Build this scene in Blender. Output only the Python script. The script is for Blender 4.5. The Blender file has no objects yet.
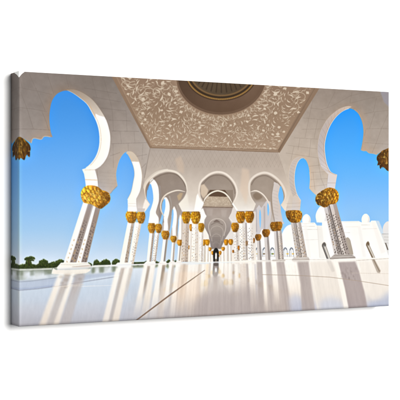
import bpy, math, random
import numpy as np

# ---------------------------------------------------------------- camera, world, lamps, exposure
S = 0.508                      # height of the canvas in metres
WR, TR = 1.82, 0.0915          # width and depth of the canvas, in heights
W, H, T = WR * S, S, TR * S
sc = bpy.context.scene
C = sc.collection

cam_d = bpy.data.cameras.new("camera")
cam = bpy.data.objects.new("camera", cam_d)
C.objects.link(cam)
sc.camera = cam
cam_d.sensor_width = 36.0
cam_d.lens = 36.0 * 1166.0 / 400.0
cam_d.clip_end = 100.0
# canvas: front in the plane y = 0, left edge at x = 0, centre line at z = 0, wall at y = T
ZC = 1.45
cam.location = (-1.591 * S, -4.338 * S, ZC + 0.0)
cam.rotation_euler = (math.radians(90), 0, -math.atan2(0.4843, 0.8750))
cam_d.shift_y = -1.0 / 400.0

world = bpy.data.worlds.new("World")
sc.world = world
world.use_nodes = True
bg = world.node_tree.nodes["Background"]
bg.inputs[0].default_value = (0.97, 0.985, 1.0, 1)
bg.inputs[1].default_value = 0.14

key_d = bpy.data.lights.new("studio_softbox", 'AREA')
key_d.shape = 'DISK'
key_d.size = 5.6
key_d.energy = 1670
key_d.color = (1.0, 0.99, 0.97)
key = bpy.data.objects.new("studio_softbox", key_d)
C.objects.link(key)
import mathutils
tgt = mathutils.Vector((W / 2, 0, ZC))
key.location = tgt + mathutils.Vector((0.23, -1.0, 0.20)).normalized() * 10.0
key.rotation_euler = (tgt - key.location).to_track_quat('-Z', 'Y').to_euler()

sc.view_settings.view_transform = 'Standard'
sc.view_settings.look = 'None'
sc.view_settings.exposure = 0
sc.view_settings.gamma = 1
E_FRONT = 1.58                 # light falling on the front; ink colours are divided by it

# ---------------------------------------------------------------- the printed picture, drawn in code
# Shapes are measured in "trace units" on a foreshortened plan of the print; P() takes them to the
# print's own surface, where everything is filled in.  RW x RH samples, averaged 2 x 2 afterwards.
RW, RH = 2912, 1600
K = RH                         # samples per canvas height
F0, D1, X1 = 1166.0, 1166.0 / 255.4, -0.7087

def P(pts):
    a = np.asarray(pts, float)
    x = a[:, 0] - 200.0
    t = (F0 * X1 - x * D1) / (0.4843 * x - 0.8750 * F0)
    d = D1 + 0.4843 * t
    v = (a[:, 1] - 199.05) * d / F0
    return np.stack([t * K, (v + 0.5) * K], 1)

gx, gy = np.meshgrid((np.arange(RW) + .5) / K, (np.arange(RH) + .5) / K - .5)
gd = D1 + 0.4843 * gx
TX = (200 + F0 * (X1 + 0.8750 * gx) / gd).astype(np.float32)       # trace units of each sample
TY = (199.05 + gy * F0 / gd).astype(np.float32)
del gx, gy, gd
img = np.zeros((RH, RW, 3), np.float32)
rng = np.random.RandomState(7)
rnd = random.Random(5)

def crv(pts, n=8, closed=False):
    p = [np.array(q, float) for q in pts]
    if closed: p = [p[-1]] + p + [p[0], p[1]]
    else: p = [2 * p[0] - p[1]] + p + [2 * p[-1] - p[-2]]
    out = []
    for i in range(1, len(p) - 2):
        for k in range(n):
            u = k / n
            out.append(.5 * (2 * p[i] + (p[i+1] - p[i-1]) * u + (2*p[i-1] - 5*p[i] + 4*p[i+1] - p[i+2]) * u*u
                             + (3*p[i] - p[i-1] - 3*p[i+1] + p[i+2]) * u**3))
    if not closed: out.append(p[-2])
    return [tuple(q) for q in out]

def mask(pts):
    q = P(pts)
    x0, y0 = np.floor(q.min(0)).astype(int) - 1
    x1, y1 = np.ceil(q.max(0)).astype(int) + 2
    x0, y0, x1, y1 = max(x0, 0), max(y0, 0), min(x1, RW), min(y1, RH)
    if x1 <= x0 or y1 <= y0: return None
    m = np.zeros((y1 - y0, x1 - x0), bool)
    ax, ay = q[:, 0], q[:, 1]
    bx_, by = np.roll(ax, -1), np.roll(ay, -1)
    cols = np.arange(x0, x1) + .5
    for r in range(y0, y1):
        yy = r + .5
        k = (ay <= yy) != (by <= yy)
        if not k.any(): continue
        xs = np.sort(ax[k] + (yy - ay[k]) / (by[k] - ay[k]) * (bx_[k] - ax[k]))
        for i in range(0, len(xs) - 1, 2):
            i0 = int(np.ceil(xs[i] - .5 - x0)); i1 = int(np.ceil(xs[i+1] - .5 - x0))
            m[r - y0, max(i0, 0):max(i1, 0)] = True
    return (slice(y0, y1), slice(x0, x1)), m

def box1(a, r, ax):
    if r < 1: return a
    pad = [(0, 0)] * a.ndim; pad[ax] = (r + 1, r)
    c = np.cumsum(np.pad(a, pad, mode='edge'), axis=ax, dtype=np.float64)
    n = a.shape[ax]
    hi = np.take(c, np.arange(2 * r + 1, 2 * r + 1 + n), axis=ax)
    lo = np.take(c, np.arange(0, n), axis=ax)
    return ((hi - lo) / (2 * r + 1)).astype(np.float32)

def blur(a, rx, ry, n=2):
    for _ in range(n):
        a = box1(a, int(rx), 1); a = box1(a, int(ry), 0)
    return a

def colour(c, sl):
    if callable(c): return c(TX[sl], TY[sl])
    return np.array(c, np.float32)

def poly(pts, c, a=1.0, soft=0, softy=None):
    r = mask(pts)
    if r is None: return
    sl, m = r
    m = m.astype(np.float32)
    if soft:
        rx, ry = int(soft * 8), int((soft if softy is None else softy) * 8)
        y0, y1 = max(sl[0].start - 2*ry, 0), min(sl[0].stop + 2*ry, RH)
        x0, x1 = max(sl[1].start - 2*rx, 0), min(sl[1].stop + 2*rx, RW)
        mm = np.zeros((y1 - y0, x1 - x0), np.float32)
        mm[sl[0].start - y0: sl[0].start - y0 + m.shape[0], sl[1].start - x0: sl[1].start - x0 + m.shape[1]] = m
        m = blur(mm, rx, ry)
        sl = (slice(y0, y1), slice(x0, x1))
    if callable(a): a = a(TX[sl], TY[sl])
    m = (m * a)[..., None]
    img[sl] = img[sl] * (1 - m) + colour(c, sl) * m

def line(pts, w, c, a=1.0, soft=0):
    p = np.array(pts, float)
    d = np.gradient(p, axis=0)
    n = np.stack([-d[:, 1], d[:, 0]], 1) / (np.hypot(d[:, 0], d[:, 1])[:, None] + 1e-9)
    ww = (np.array(w, float) if np.ndim(w) else np.full(len(p), w))[:, None] / 2
    if np.ndim(w) and len(w) == 2:
        ww = np.linspace(w[0], w[1], len(p))[:, None] / 2
    poly(np.concatenate([p + n * ww, (p - n * ww)[::-1]]), c, a, soft)

def ell(cx, cy, rx, ry, c, a=1.0, soft=0, rot=0.0):
    th = np.linspace(0, 2 * math.pi, 28, endpoint=False)
    x, y = rx * np.cos(th), ry * np.sin(th)
    poly(np.stack([cx + x*math.cos(rot) - y*math.sin(rot), cy + x*math.sin(rot) + y*math.cos(rot)], 1), c, a, soft)

def ramp(stops, by='y'):
    s = sorted(stops); xs = [q[0] for q in s]
    def f(x, y):
        t = y if by == 'y' else x
        return np.stack([np.interp(t, xs, [q[1][i] for q in s]) for i in range(3)], -1).astype(np.float32)
    return f

def mix2(fa, fb, x0, x1):
    def f(x, y):
        k = np.clip((x - x0) / (x1 - x0), 0, 1)[..., None]
        return fa(x, y) * (1 - k) + fb(x, y) * k
    return f

def fbm(scx, scy, seed, oct=4):
    """smooth value noise over the whole print, about -1..1"""
    r = np.random.RandomState(seed); out = np.zeros((RH, RW), np.float32); amp = 1.0
    for _ in range(oct):
        nx, ny = int(RW / scx) + 3, int(RH / scy) + 3
        g = r.uniform(-1, 1, (ny, nx)).astype(np.float32)
        fx = np.arange(RW) / scx; fy = np.arange(RH) / scy
        ix, iy = fx.astype(int), fy.astype(int)
        tx, ty = fx - ix, fy - iy
        tx, ty = tx*tx*(3-2*tx), ty*ty*(3-2*ty)
        a = g[iy][:, ix] * (1 - tx) + g[iy][:, ix+1] * tx
        b = g[iy+1][:, ix] * (1 - tx) + g[iy+1][:, ix+1] * tx
        out += amp * (a * (1 - ty[:, None]) + b * ty[:, None])
        amp *= .55; scx = max(scx / 2, 2); scy = max(scy / 2, 2)
    return out / 1.8

N1 = fbm(260, 200, 3); N2 = fbm(36, 30, 4, 3)
def noisy(c, n=None, amp=8.0):
    """a colour function with soft natural mottling"""
    f = c if callable(c) else (lambda x, y: np.broadcast_to(np.array(c, np.float32), x.shape + (3,)))
    def g(x, y):
        q = P(np.stack([x[:1, 0], y[:1, 0]], 1))[0]
        i, j = int(round(q[1] - .5)), int(round(q[0] - .5))
        h, w = x.shape
        k = (N1[i:i+h, j:j+w] * .6 + N2[i:i+h, j:j+w] * .5) * amp
        return f(x, y) + k[..., None]
    return g

skyL = ramp([(86, (62, 142, 224)), (105, (66, 148, 230)), (125, (76, 156, 236)), (150, (94, 168, 243)), (180, (116, 181, 247)),
             (205, (140, 194, 247)), (230, (164, 205, 243)), (250, (192, 216, 240)), (266, (216, 227, 238))])
skyR = ramp([(86, (40, 146, 238)), (110, (44, 150, 240)), (130, (62, 160, 246)), (150, (76, 170, 250)), (175, (100, 180, 250)),
             (200, (128, 190, 250)), (222, (150, 200, 246)), (245, (180, 212, 242))])
sky = mix2(skyL, skyR, 180, 260)
poly([(5, 50), (400, 50), (400, 340), (5, 340)], sky)

# ---- horizon: foreshortened rows run from y(19) to y(389)
def row(v, x):                 # trace-unit y of a level row, given its y at x = 19
    return 199.05 + (v - 199.05) * (F0 / (D1 + 0.4843 * tt(x))) / 255.4
def tt(x):
    x = x - 200.0
    return (F0 * X1 - x * D1) / (0.4843 * x - 0.8750 * F0)

# ---- left: hedges and trees behind the pool
def foliage(x0, x1, top, bot, dens=1.0, cols=None):
    cols = cols or [(46, 62, 22), (64, 82, 28), (34, 46, 18), (86, 100, 40), (54, 64, 32), (100, 110, 52)]
    poly([(x0, bot), (x0 + .6, top + 1.6), ((x0+x1)/2, top + .7), (x1 - .6, top + 1.6), (x1, bot)], (44, 58, 24), .9, .15)
    for _ in range(int((x1 - x0) * (bot - top) * 4.5 * dens)):
        x = rnd.uniform(x0, x1); k = 1 - abs((x - (x0 + x1) / 2) / ((x1 - x0) / 2)) ** 2.2
        y = rnd.uniform(top + (1 - k) * (bot - top) * .6, bot)
        hi = (y - top) / (bot - top)
        c = np.array(rnd.choice(cols), float) * (1.25 - .45 * hi)
        ell(x, y, rnd.uniform(.2, .6), rnd.uniform(.15, .4), c, .8, .03, rnd.uniform(-.6, .6))
for (a, b, t_, o) in [(18, 27, 264, 268.8), (24.4, 30, 257, 260.2), (27.5, 34.8, 256.2, 259.2), (25.4, 31.6, 258.8, 266), (30, 34, 258.4, 261), (22, 36, 263, 268.8), (34, 50, 263.6, 268.5),
                      (38.5, 48.5, 259.2, 267), (48, 60, 261.5, 268), (55, 66, 259.3, 267.6), (84, 92, 262.4, 266.6), (93.3, 99.6, 259.5, 266),
                      (99, 106, 261, 266), (101, 110.5, 259.2, 265.8), (112, 120.5, 259, 265), (131, 139, 260.2, 265), (137, 146, 259.6, 264.6),
                      (153.5, 158, 260, 264), (157, 162, 261.5, 264), (164.5, 168.5, 260, 263.6), (168, 172, 259, 263.5), (172, 178, 260.5, 263)]:
    foliage(a, b, t_, o)
line([(29, 258.5), (28.5, 262), (29.4, 266)], .7, (60, 52, 30))
line([(142.5, 255), (146, 255)], .9, (70, 80, 95), .8)
line([(144.2, 255), (144.2, 262)], .4, (120, 125, 130), .8)

# ---- right: the white outer building with its domes
bw = noisy((252, 250, 246), amp=3)
def dome(cx, cy, r, c=(252, 249, 244), k=1.1):
    poly(crv([(cx - r*.82, cy + r*1.3), (cx - r, cy + r*.3), (cx - r*.8, cy - r*.5), (cx - r*.35, cy - r*k*.92), (cx, cy - r*k),
              (cx + r*.35, cy - r*k*.92), (cx + r*.8, cy - r*.5), (cx + r, cy + r*.3), (cx + r*.82, cy + r*1.3)]), c)
    poly(crv([(cx + r*.3, cy - r*.8), (cx + r*.95, cy), (cx + r*.75, cy + r*1.2), (cx + r*.4, cy + r*1.2), (cx + r*.6, cy)], closed=True), (205, 205, 212), .45, .25)
poly(crv([(279, 262), (280.5, 240), (282, 234.5), (283.5, 230), (286, 227), (289, 225), (292, 224)]) + [(300, 222), (304, 262)], bw)
dome(306.5, 218.9, 4.3); dome(321.8, 214.5, 6.2, k=1.3)
poly([(299, 264), (299, 222.6), (314.7, 222.6), (317, 225.6), (322, 225.6), (322, 221), (330, 221.5), (342.5, 221.2), (359, 221.0), (360.5, 223), (360, 264)], bw)
dome(365.7, 218.4, 4.2)
poly([(360.5, 226.6), (360.5, 222.3), (370.6, 222.3), (370.6, 226.6)], (246, 243, 238))
poly([(355, 264), (358.5, 221), (362, 222.6), (370, 222.4), (371.5, 220.6), (375.6, 220.6), (383.5, 240), (391, 262)], bw)
poly([(375.6, 220.6), (379, 221), (391, 250.5), (391, 259), (387, 252)], (238, 235, 232), .6, .3)
poly([(381.5, 233.5), (391, 233.5), (391, 258), (388.2, 255)], (226, 224, 222))
dome(388.4, 227.6, 5.6, (228, 227, 228))
line([(382, 234), (391, 234)], .6, (170, 168, 165), .7)
for yy in (237, 240, 243):
    line([(384, yy), (391, yy + .3)], .3, (165, 160, 155), .6)
line([(385.6, 243), (388, 250)], 1.1, (90, 78, 66), .8)
for (x0, x1, y) in ((302, 315, 226.4), (343, 350, 232.7), (361, 370, 225), (303, 321, 229.5)):
    line([(x0, y), (x1, y)], .35, (205, 200, 192), .8)
line([(317.5, 226), (320, 258)], 1.0, (226, 222, 216), .8, .4)
line([(349, 246), (353.5, 262)], 3.2, (226, 218, 208), .7, .5)
def slanted_window(x0, y0, x1, y1, w, c=(120, 106, 88)):
    arch = lambda k, t: crv([(x0 - w*k, y0 + 3.2), (x0 - w*k*.8, y0 + 1.2 + t), (x0 + w*.1, y0 - .5 + t), (x0 + w*k*.9, y0 + 1.2 + t), (x0 + w*k, y0 + 3.2)])
    poly(arch(.78, -.5) + [(x1 + w*.8, y1), (x1 - w*.66, y1)], (224, 217, 208), .8, .1)
    poly(arch(.62, 0) + [(x1 + w*.66, y1), (x1 - w*.5, y1)], np.array(c) * .5 + 110, 1, .08)
    poly(arch(.62, 0) + [(x0 + w*.3, y0 + 3.4), (x0 - w*.1, y0 + 2.2), (x0 - w*.2, y0 + 4), (x1 - w*.1, y1), (x1 - w*.5, y1)], c, .9, .06)
    poly([(x0 + w*.05, y0 + 4), (x0 + w*.5, y0 + 4), (x1 + w*.5, y1), (x1 + w*.1, y1)], (226, 219, 208), .85, .1)
poly([(317.4, 226), (322, 226), (326, 258.6), (320.6, 258.6)], (240, 237, 232), .8, .4)
poly([(303, 223), (306.6, 223), (311, 258), (307.4, 258)], (243, 240, 236), .7, .5)
poly([(357.5, 226), (360.5, 226), (366.4, 257), (362.8, 257)], (243, 240, 236), .7, .5)
poly([(371.4, 222), (375, 222), (386, 252), (381, 254)], (244, 240, 236), .7, .6)
for q in ([(303.5, 240), (318, 239.6)], [(345, 227), (358, 226.8)], [(362, 229), (377, 228.6)], [(301, 223.6), (314, 223.6)], [(343, 222.2), (358.8, 222)]):
    line(q, .3, (214, 208, 200), .7, .05)
slanted_window(324.0, 242.8, 328.4, 258.8, 3.3, (104, 98, 94))
slanted_window(367.8, 242.0, 373.3, 257.8, 2.7, (122, 102, 78))
poly(crv([(345, 239), (347.6, 237.4), (350, 239.6), (351.2, 244), (352.6, 250), (353.4, 254.6)]) + [(348, 254.6)], (172, 160, 146), .9, .12)

for (cx, k) in ((257.5, .9), (264.6, 1), (272.4, 1), (285.4, 1), (291.6, 1)):
    line(crv([(cx - 1.9, 254), (cx - 1.8, 249.6), (cx - .2, 247.6), (cx + 1.6, 249.2), (cx + 2.1, 251.5)]), 1.0, (128, 136, 150), .85)
    line([(cx - .6, 249.5), (cx - .4, 256.5)], .9, (165, 175, 190), .5, .1)
for (x, c) in ((257.5, (200, 160, 60)), (273, (196, 150, 50)), (287.5, (232, 190, 70)), (293, (226, 180, 70)), (272.3, (90, 130, 60)), (264, (110, 80, 40)), (277, (180, 140, 60))):
    ell(x, 253.9, 1.3, .7, c, .85, .08)
ell(292.2, 258.6, 1, 1.1, (60, 52, 44), .9); ell(265, 257.6, .8, 2.4, (90, 80, 70), .8)

# ---------------------------------------------------------------- masonry: walls, vaults and arches
wallL = noisy(mix2(ramp([(70, (131, 120, 114)), (110, (142, 132, 126)), (150, (164, 153, 146)), (190, (184, 173, 165)), (215, (198, 189, 182))]),
                   ramp([(75, (127, 116, 108)), (110, (148, 136, 128)), (150, (175, 163, 154)), (200, (192, 181, 172))]), 40, 130), amp=10)
wallR = noisy(mix2(ramp([(80, (148, 133, 122)), (150, (190, 175, 161)), (200, (212, 200, 188))]),
                   ramp([(80, (140, 127, 118)), (110, (154, 142, 132)), (150, (176, 163, 152)), (200, (200, 188, 176))]), 300, 370), amp=10)
wallF = noisy(mix2(ramp([(146, (160, 146, 135)), (152, (176, 163, 153)), (168, (188, 175, 164)), (190, (214, 202, 190)), (212, (240, 233, 223))]),
                   ramp([(150, (180, 164, 151)), (170, (190, 175, 162)), (190, (210, 197, 184)), (212, (234, 225, 213))]), 150, 280), amp=7)
white = noisy((253, 250, 243), amp=3)

# nave behind the front wall (seen through the three front arches)
poly([(141, 168), (150, 166), (290, 168), (300, 260), (178, 262), (160, 240), (143, 205)], noisy(mix2(ramp([(165, (148, 133, 121)), (200, (158, 144, 134)), (230, (196, 186, 176)), (262, (236, 226, 212))]),
      ramp([(165, (158, 143, 130)), (200, (170, 155, 142)), (225, (205, 195, 187)), (262, (244, 238, 228))]), 190, 240), amp=7))

poly([(280, 205), (292, 205), (296, 262), (255, 262), (255, 238), (272, 236), (280, 226)], sky)
poly([(255, 262), (255, 226), (262, 229), (275, 232), (280, 236)] + crv([(281, 236), (283.5, 230.5), (286, 227), (289, 225), (293, 224.4)]) + [(300, 223), (304, 262)], white)
for (cx, k) in ((257.5, .9), (264.6, 1), (272.4, 1), (285.4, 1), (291.6, 1)):
    line(crv([(cx - 1.9, 257), (cx - 1.9, 250.2), (cx - .2, 247.8), (cx + 1.6, 250), (cx + 2.1, 257)]), .7, (150, 156, 168), .7, .12)
    line(crv([(cx - 1.7, 250.2), (cx - .2, 248), (cx + 1.5, 249.6)]), 1.0, (104, 112, 126), .75, .1)
    line([(cx - .6, 249.5), (cx - .4, 256.5)], .9, (185, 192, 204), .5, .1)
for (x, c) in ((257.5, (200, 160, 60)), (273, (196, 150, 50)), (287.5, (232, 190, 70)), (293, (226, 180, 70)), (272.3, (90, 130, 60)), (264, (110, 80, 40)), (277, (180, 140, 60))):
    ell(x, 253.9, 1.2, .6, c, .8, .1)
line([(255, 256.6), (300, 256.4)], .5, (214, 208, 202), .7, .1)
# third and fourth left side arches, seen through the left front arch
poly(crv([(149.5, 183), (151, 178), (155, 180.5), (158, 186), (159, 193), (158.9, 201), (157, 208), (156, 213), (158.6, 218), (158.5, 224.5)]) + [(148.5, 224.5), (148, 214)], white)
poly(crv([(146.6, 197), (147.2, 190), (148.4, 186.5), (150.5, 184), (152, 188), (153, 194), (153.2, 200), (151.8, 206), (149.4, 212.5), (147.8, 216), (146, 214)], closed=True), sky)
poly([(146, 212), (150, 209), (149.5, 216), (148, 224), (144, 228), (142, 223)], sky)
poly([(158.6, 185), (160.6, 186), (161.5, 196), (160.6, 206), (162, 215), (164, 222), (160, 226), (158.4, 214), (159.6, 202)], (158, 148, 142), .9)
poly(crv([(163, 203), (164, 198), (166.5, 197.5), (169, 202), (169.8, 208), (169, 214), (167.6, 220), (168, 226), (167.8, 231.4)]) + [(163.6, 231.4), (164, 222)], white)
poly(crv([(162, 214), (162, 205), (163.2, 201), (164.8, 198.8), (165.4, 203), (165.2, 208), (164, 213.6)]) + [(162.6, 222), (160.5, 231), (158.8, 240), (158, 228)], sky)
line(crv([(169.4, 196), (171.2, 204), (170.6, 214), (169.2, 223), (169.6, 231)]), 1.5, (168, 158, 150), .9, .1)
poly(crv([(171.4, 216), (172.6, 209.5), (174, 206.5), (175.2, 208), (176.8, 213), (176.8, 221), (175.8, 229), (175.9, 236.6)]) + [(172.6, 236.6), (172.2, 228)], white)
poly(crv([(171.4, 219), (172, 211), (173.2, 209.5), (173.5, 216), (172.6, 224), (171.6, 229)]) + [(169.8, 238), (168.4, 236), (170.6, 226)], sky)
line(crv([(177, 205), (178.2, 213), (177.6, 224), (177, 236)]), 1.3, (176, 164, 154), .9, .1)
poly(crv([(178.8, 222), (179.6, 216), (180.6, 215), (181.8, 220), (181.6, 230), (181, 241)]) + [(178.4, 241), (178.2, 230)], white)
poly([(178.3, 220), (178.9, 216), (179.1, 224), (178.4, 232), (177.4, 238)], sky, .9)
poly([(181.2, 216), (183, 212), (183.4, 240), (181.4, 242)], (206, 194, 182), .8)
# sky between those columns
poly([(152.6, 262), (155, 240), (156.6, 233), (163.2, 233), (162.6, 242), (160.6, 262)], sky)
poly([(144.4, 224), (149, 226), (150, 234), (146.6, 262), (132.8, 262.2)], sky)
poly([(165, 262), (168, 240), (172, 240.5), (170.4, 262)], sky)
poly([(174, 262), (175.2, 244), (178.2, 244), (177.2, 262)], sky)
for (a, b, t_, o) in [(144, 147.5, 261, 264.4), (153.5, 158, 260.6, 264), (157, 161, 262, 264), (164.8, 168.5, 261, 263.8), (167, 170.6, 259.6, 263.6), (174, 177, 260, 263.4)]:
    foliage(a, b, t_, o)

# side arches seen through the right front arch
poly(crv([(274, 182), (277, 183), (280, 186), (283, 192), (283.5, 199), (281, 206.5), (284, 214)]) + [(284, 224), (274.5, 224), (272.6, 210), (271.8, 195)], (206, 197, 192))
for k in range(9):
    line([(272.6 + k*.06, 190 + k*3.4), (278.2, 192 + k*3.4)], .25, (176, 166, 160), .7)
poly(crv([(278.4, 197), (279.3, 190), (280.8, 186), (282.6, 190.5), (283.6, 197), (283.1, 201), (280.9, 206.4)], closed=True), sky)
poly([(280.7, 206), (283, 204), (286, 210), (286.5, 222), (283, 222), (281, 212)], sky)
line(crv([(273.4, 184), (271.6, 195), (272.2, 208), (274.6, 222)]), 1.2, (160, 146, 134), .8, .15)
poly([(253, 202), (270, 202), (270, 214), (253, 214)], (186, 175, 168), .85, .8)
poly([(267, 200), (270.4, 202), (271.6, 214), (270, 222), (267, 229), (261.6, 229), (261.4, 208)], (204, 198, 198))
poly(crv([(267.2, 209), (267.6, 204), (268.4, 202), (269.4, 206), (269.2, 212), (268, 216)], closed=True), sky)
poly([(259, 205), (261.5, 208), (262, 229), (258.6, 236), (254, 236), (254, 212)], (206, 200, 200))
poly(crv([(259.2, 214), (260, 209.6), (261, 214), (261.1, 222), (260.3, 228.5), (259.3, 222)], closed=True), sky)
line([(256, 209), (256.5, 232)], 1.4, (176, 168, 168), .7, .2)
line([(264.4, 206), (264.6, 229)], 1.6, (178, 170, 170), .7, .2)
poly([(252.6, 226), (255, 224), (255.8, 233), (254.6, 240), (252.8, 238)], (140, 175, 215), .8)

# carved vault and recesses seen through the middle front arch
poly([(203, 190), (233, 190), (233, 214), (203, 214)], (150, 134, 120))
poly([(210, 190), (225, 190), (229.5, 197), (206, 196.4)], (104, 82, 66))
vault = noisy(ramp([(195, (176, 156, 136)), (201, (186, 168, 148)), (207, (178, 160, 142))]), amp=16)
poly([(207.5, 196.3), (227.6, 196.9), (233, 207.4), (202.6, 206.6)], vault)
for _ in range(110):
    x, y = rnd.uniform(205, 231), rnd.uniform(197.2, 206)
    if abs(x - 218) > 9 + (y - 197): continue
    line(crv([(x, y), (x + rnd.uniform(-1, 1), y + rnd.uniform(-.6, .6)), (x + rnd.uniform(-1.6, 1.6), y + rnd.uniform(-.8, .8))], 4), .35, (212, 196, 176), .6)
line([(202.6, 206.9), (233, 207.6)], .8, (128, 108, 94), .9)
poly([(202, 207.4), (234, 208), (231, 213), (228.5, 218), (231.6, 224), (230, 231), (225, 239), (221, 249), (211, 249), (208.6, 236), (204, 226), (204.8, 220), (207, 216), (204.4, 213)],
     noisy(ramp([(207, (166, 150, 140)), (218, (174, 161, 152)), (232, (158, 146, 138)), (248, (140, 128, 122))]), amp=8))
for (x0, x1, y0, y1) in ((206, 213, 209, 216), (221, 227, 210, 217)):
    poly([(x0, y0), (x1, y0), (x1 - 1, y1), (x0 + 1, y1)], (190, 178, 170), .45, .5)
for i, (hw, top, bot, g) in enumerate([(8.6, 218.6, 236, 200), (7.2, 222.6, 238, 150), (6.4, 226, 241, 178), (5.2, 231, 243, 146), (4.4, 234, 245, 172), (3.7, 238, 247, 140), (3.0, 242, 249, 160)]):
    cx = 217.2 - i * .18
    arc = crv([(cx - hw*.78, bot), (cx - hw, top + hw*.95), (cx - hw*.72, top + hw*.28), (cx, top), (cx + hw*.72, top + hw*.28), (cx + hw, top + hw*.95), (cx + hw*.78, bot)])
    line(arc, .75 - i*.06, (g + 6, g - 6, g - 16), .8, .08)
poly(crv([(213.4, 222.2), (216.6, 219.8), (220.4, 222.4), (217, 221.9)], closed=True), (122, 106, 98), .9, .1)
line(crv([(211, 224.8), (217, 222.6), (223, 225)]), .8, (130, 116, 108), .7, .15)
for k in range(7):
    y = 238 + k * 1.6
    line([(211.6 + k*.25, y), (221.4 - k*.35, y)], .5, (120, 108, 102), .6, .1)

# tall white piers and shafts of the inner rows, centre
poly([(196, 210), (204.6, 213), (206.6, 216.2), (204.4, 220), (204, 226), (208.6, 235), (211, 248), (213, 262), (180, 262), (184, 222)], noisy(ramp([(210, (252, 248, 240)), (240, (240, 232, 222)), (262, (246, 236, 222))]), amp=6))
poly([(233, 207), (238, 210), (256, 212), (256, 262), (219, 262), (222, 246), (225.5, 238.6), (230.6, 231), (232.6, 224), (228.8, 218), (231.2, 213)], noisy(ramp([(207, (222, 212, 204)), (240, (228, 220, 212)), (262, (246, 238, 228))]), amp=6))
poly([(228.2, 217.3), (230.6, 219.6), (233.5, 223.4), (231.5, 220)], (255, 252, 246), .9)
poly([(203, 208), (205.6, 215), (203.6, 218.5), (199, 222), (200, 211)], (255, 252, 246), .9)
def shaft(xa0, xa1, ya, xb0, xb1, yb, cl=(251, 247, 240), cr=(178, 164, 152), split=.55, dots=0, dc=(120, 98, 78), ds=.5, inl=(.14, .36, .62, .84)):
    L = lambda u: ((xa0 + (xb0 - xa0) * u, xa1 + (xb1 - xa1) * u), ya + (yb - ya) * u)
    def pt(u, s):
        (l, r), y = L(u); return (l + (r - l) * s, y)
    poly([pt(0, 0), pt(0, 1), pt(1, 1), pt(1, 0)], noisy(cl, amp=5))
    poly([pt(0, split), pt(0, 1), pt(1, 1), pt(1, split)], noisy(cr, amp=8), .95, .1)
    poly([pt(0, .9), pt(0, 1), pt(1, 1), pt(1, .9)], (205, 196, 188), .4, .1)
    if dots:
        step = 1.55 * ds / .5 * (60. / (yb - ya)) / 38.
        for ci, sp in enumerate(inl):
            u = .12 + (ci % 2) * step * .5
            while u < .985:
                if rnd.random() > .16:
                    q = pt(u + rnd.uniform(-.004, .004), sp + rnd.uniform(-.02, .02))
                    k = ds * rnd.uniform(.9, 1.6) * (.9 + .5 * u)
                    c = np.array(dc, float) * rnd.uniform(.75, 1.15) if rnd.random() < .8 else np.array((188, 150, 96.))
                    sg = 1 if (ci + int(u / step)) % 2 else -1
                    poly([(q[0] - k*.42, q[1] + sg*k*.1), (q[0] + sg*k*.1, q[1] - k*.72), (q[0] + k*.42, q[1] - sg*k*.1), (q[0] - sg*k*.1, q[1] + k*.72)], c, .72, .03)
                u += step * rnd.uniform(.85, 1.2)

def scales(x0, x1, y0, y1, rows, per, c0, tilt=0.0, sun=-1, seed=1, a=.9):
    g = random.Random(seed); c0 = np.array(c0, float); cx, cy = (x0 + x1) / 2, (y0 + y1) / 2
    for j in range(rows, -1, -1):
        v = j / rows; yb = y0 + (y1 - y0) * v; hw_ = (x1 - x0) / 2 * (1.02 - .34 * max(v - .45, 0))
        for i in range(per + (j % 2) + 1):
            s_ = -1 + 2 * (i + (0 if j % 2 else .5)) / (per + 1)
            th = math.asin(max(-1, min(1, s_ * .98))); px = cx + hw_ * s_ * 1.02
            lw = (x1 - x0) / per * .72 * (.45 + .55 * math.cos(th)); lh = (y1 - y0) / rows * 1.15
            k = .98 + .34 * s_ * sun - .22 * v + g.uniform(-.2, .2)
            px += g.uniform(-.16, .16) * (x1 - x0) / per; yj = g.uniform(-.2, .2)
            X = lambda u, w: (px + u * lw, yb + (w + yj) * lh + tilt * (px - cx))
            poly(crv([X(-1, -.6), X(-1, .1), X(-.4, .75), X(0, 1.0), X(.4, .75), X(1, .1), X(1, -.6)], 4), np.clip(c0 * .58, 0, 255), a * .55, .1)
            poly(crv([X(-.75, -.6), X(-.78, .05), X(-.3, .55), X(0, .78), X(.3, .55), X(.78, .05), X(.75, -.6)], 4), np.clip(c0 * k + 6, 0, 255), a, .04)
            hs = -.3 if sun < 0 else .3
            line([X(hs, -.35), X(hs * 1.1, .1), X(hs * .4, .5)], lw * .42, np.clip(c0 * k * 1.22 + np.array((34, 28, 20)), 0, 255), .65, .07)
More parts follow.
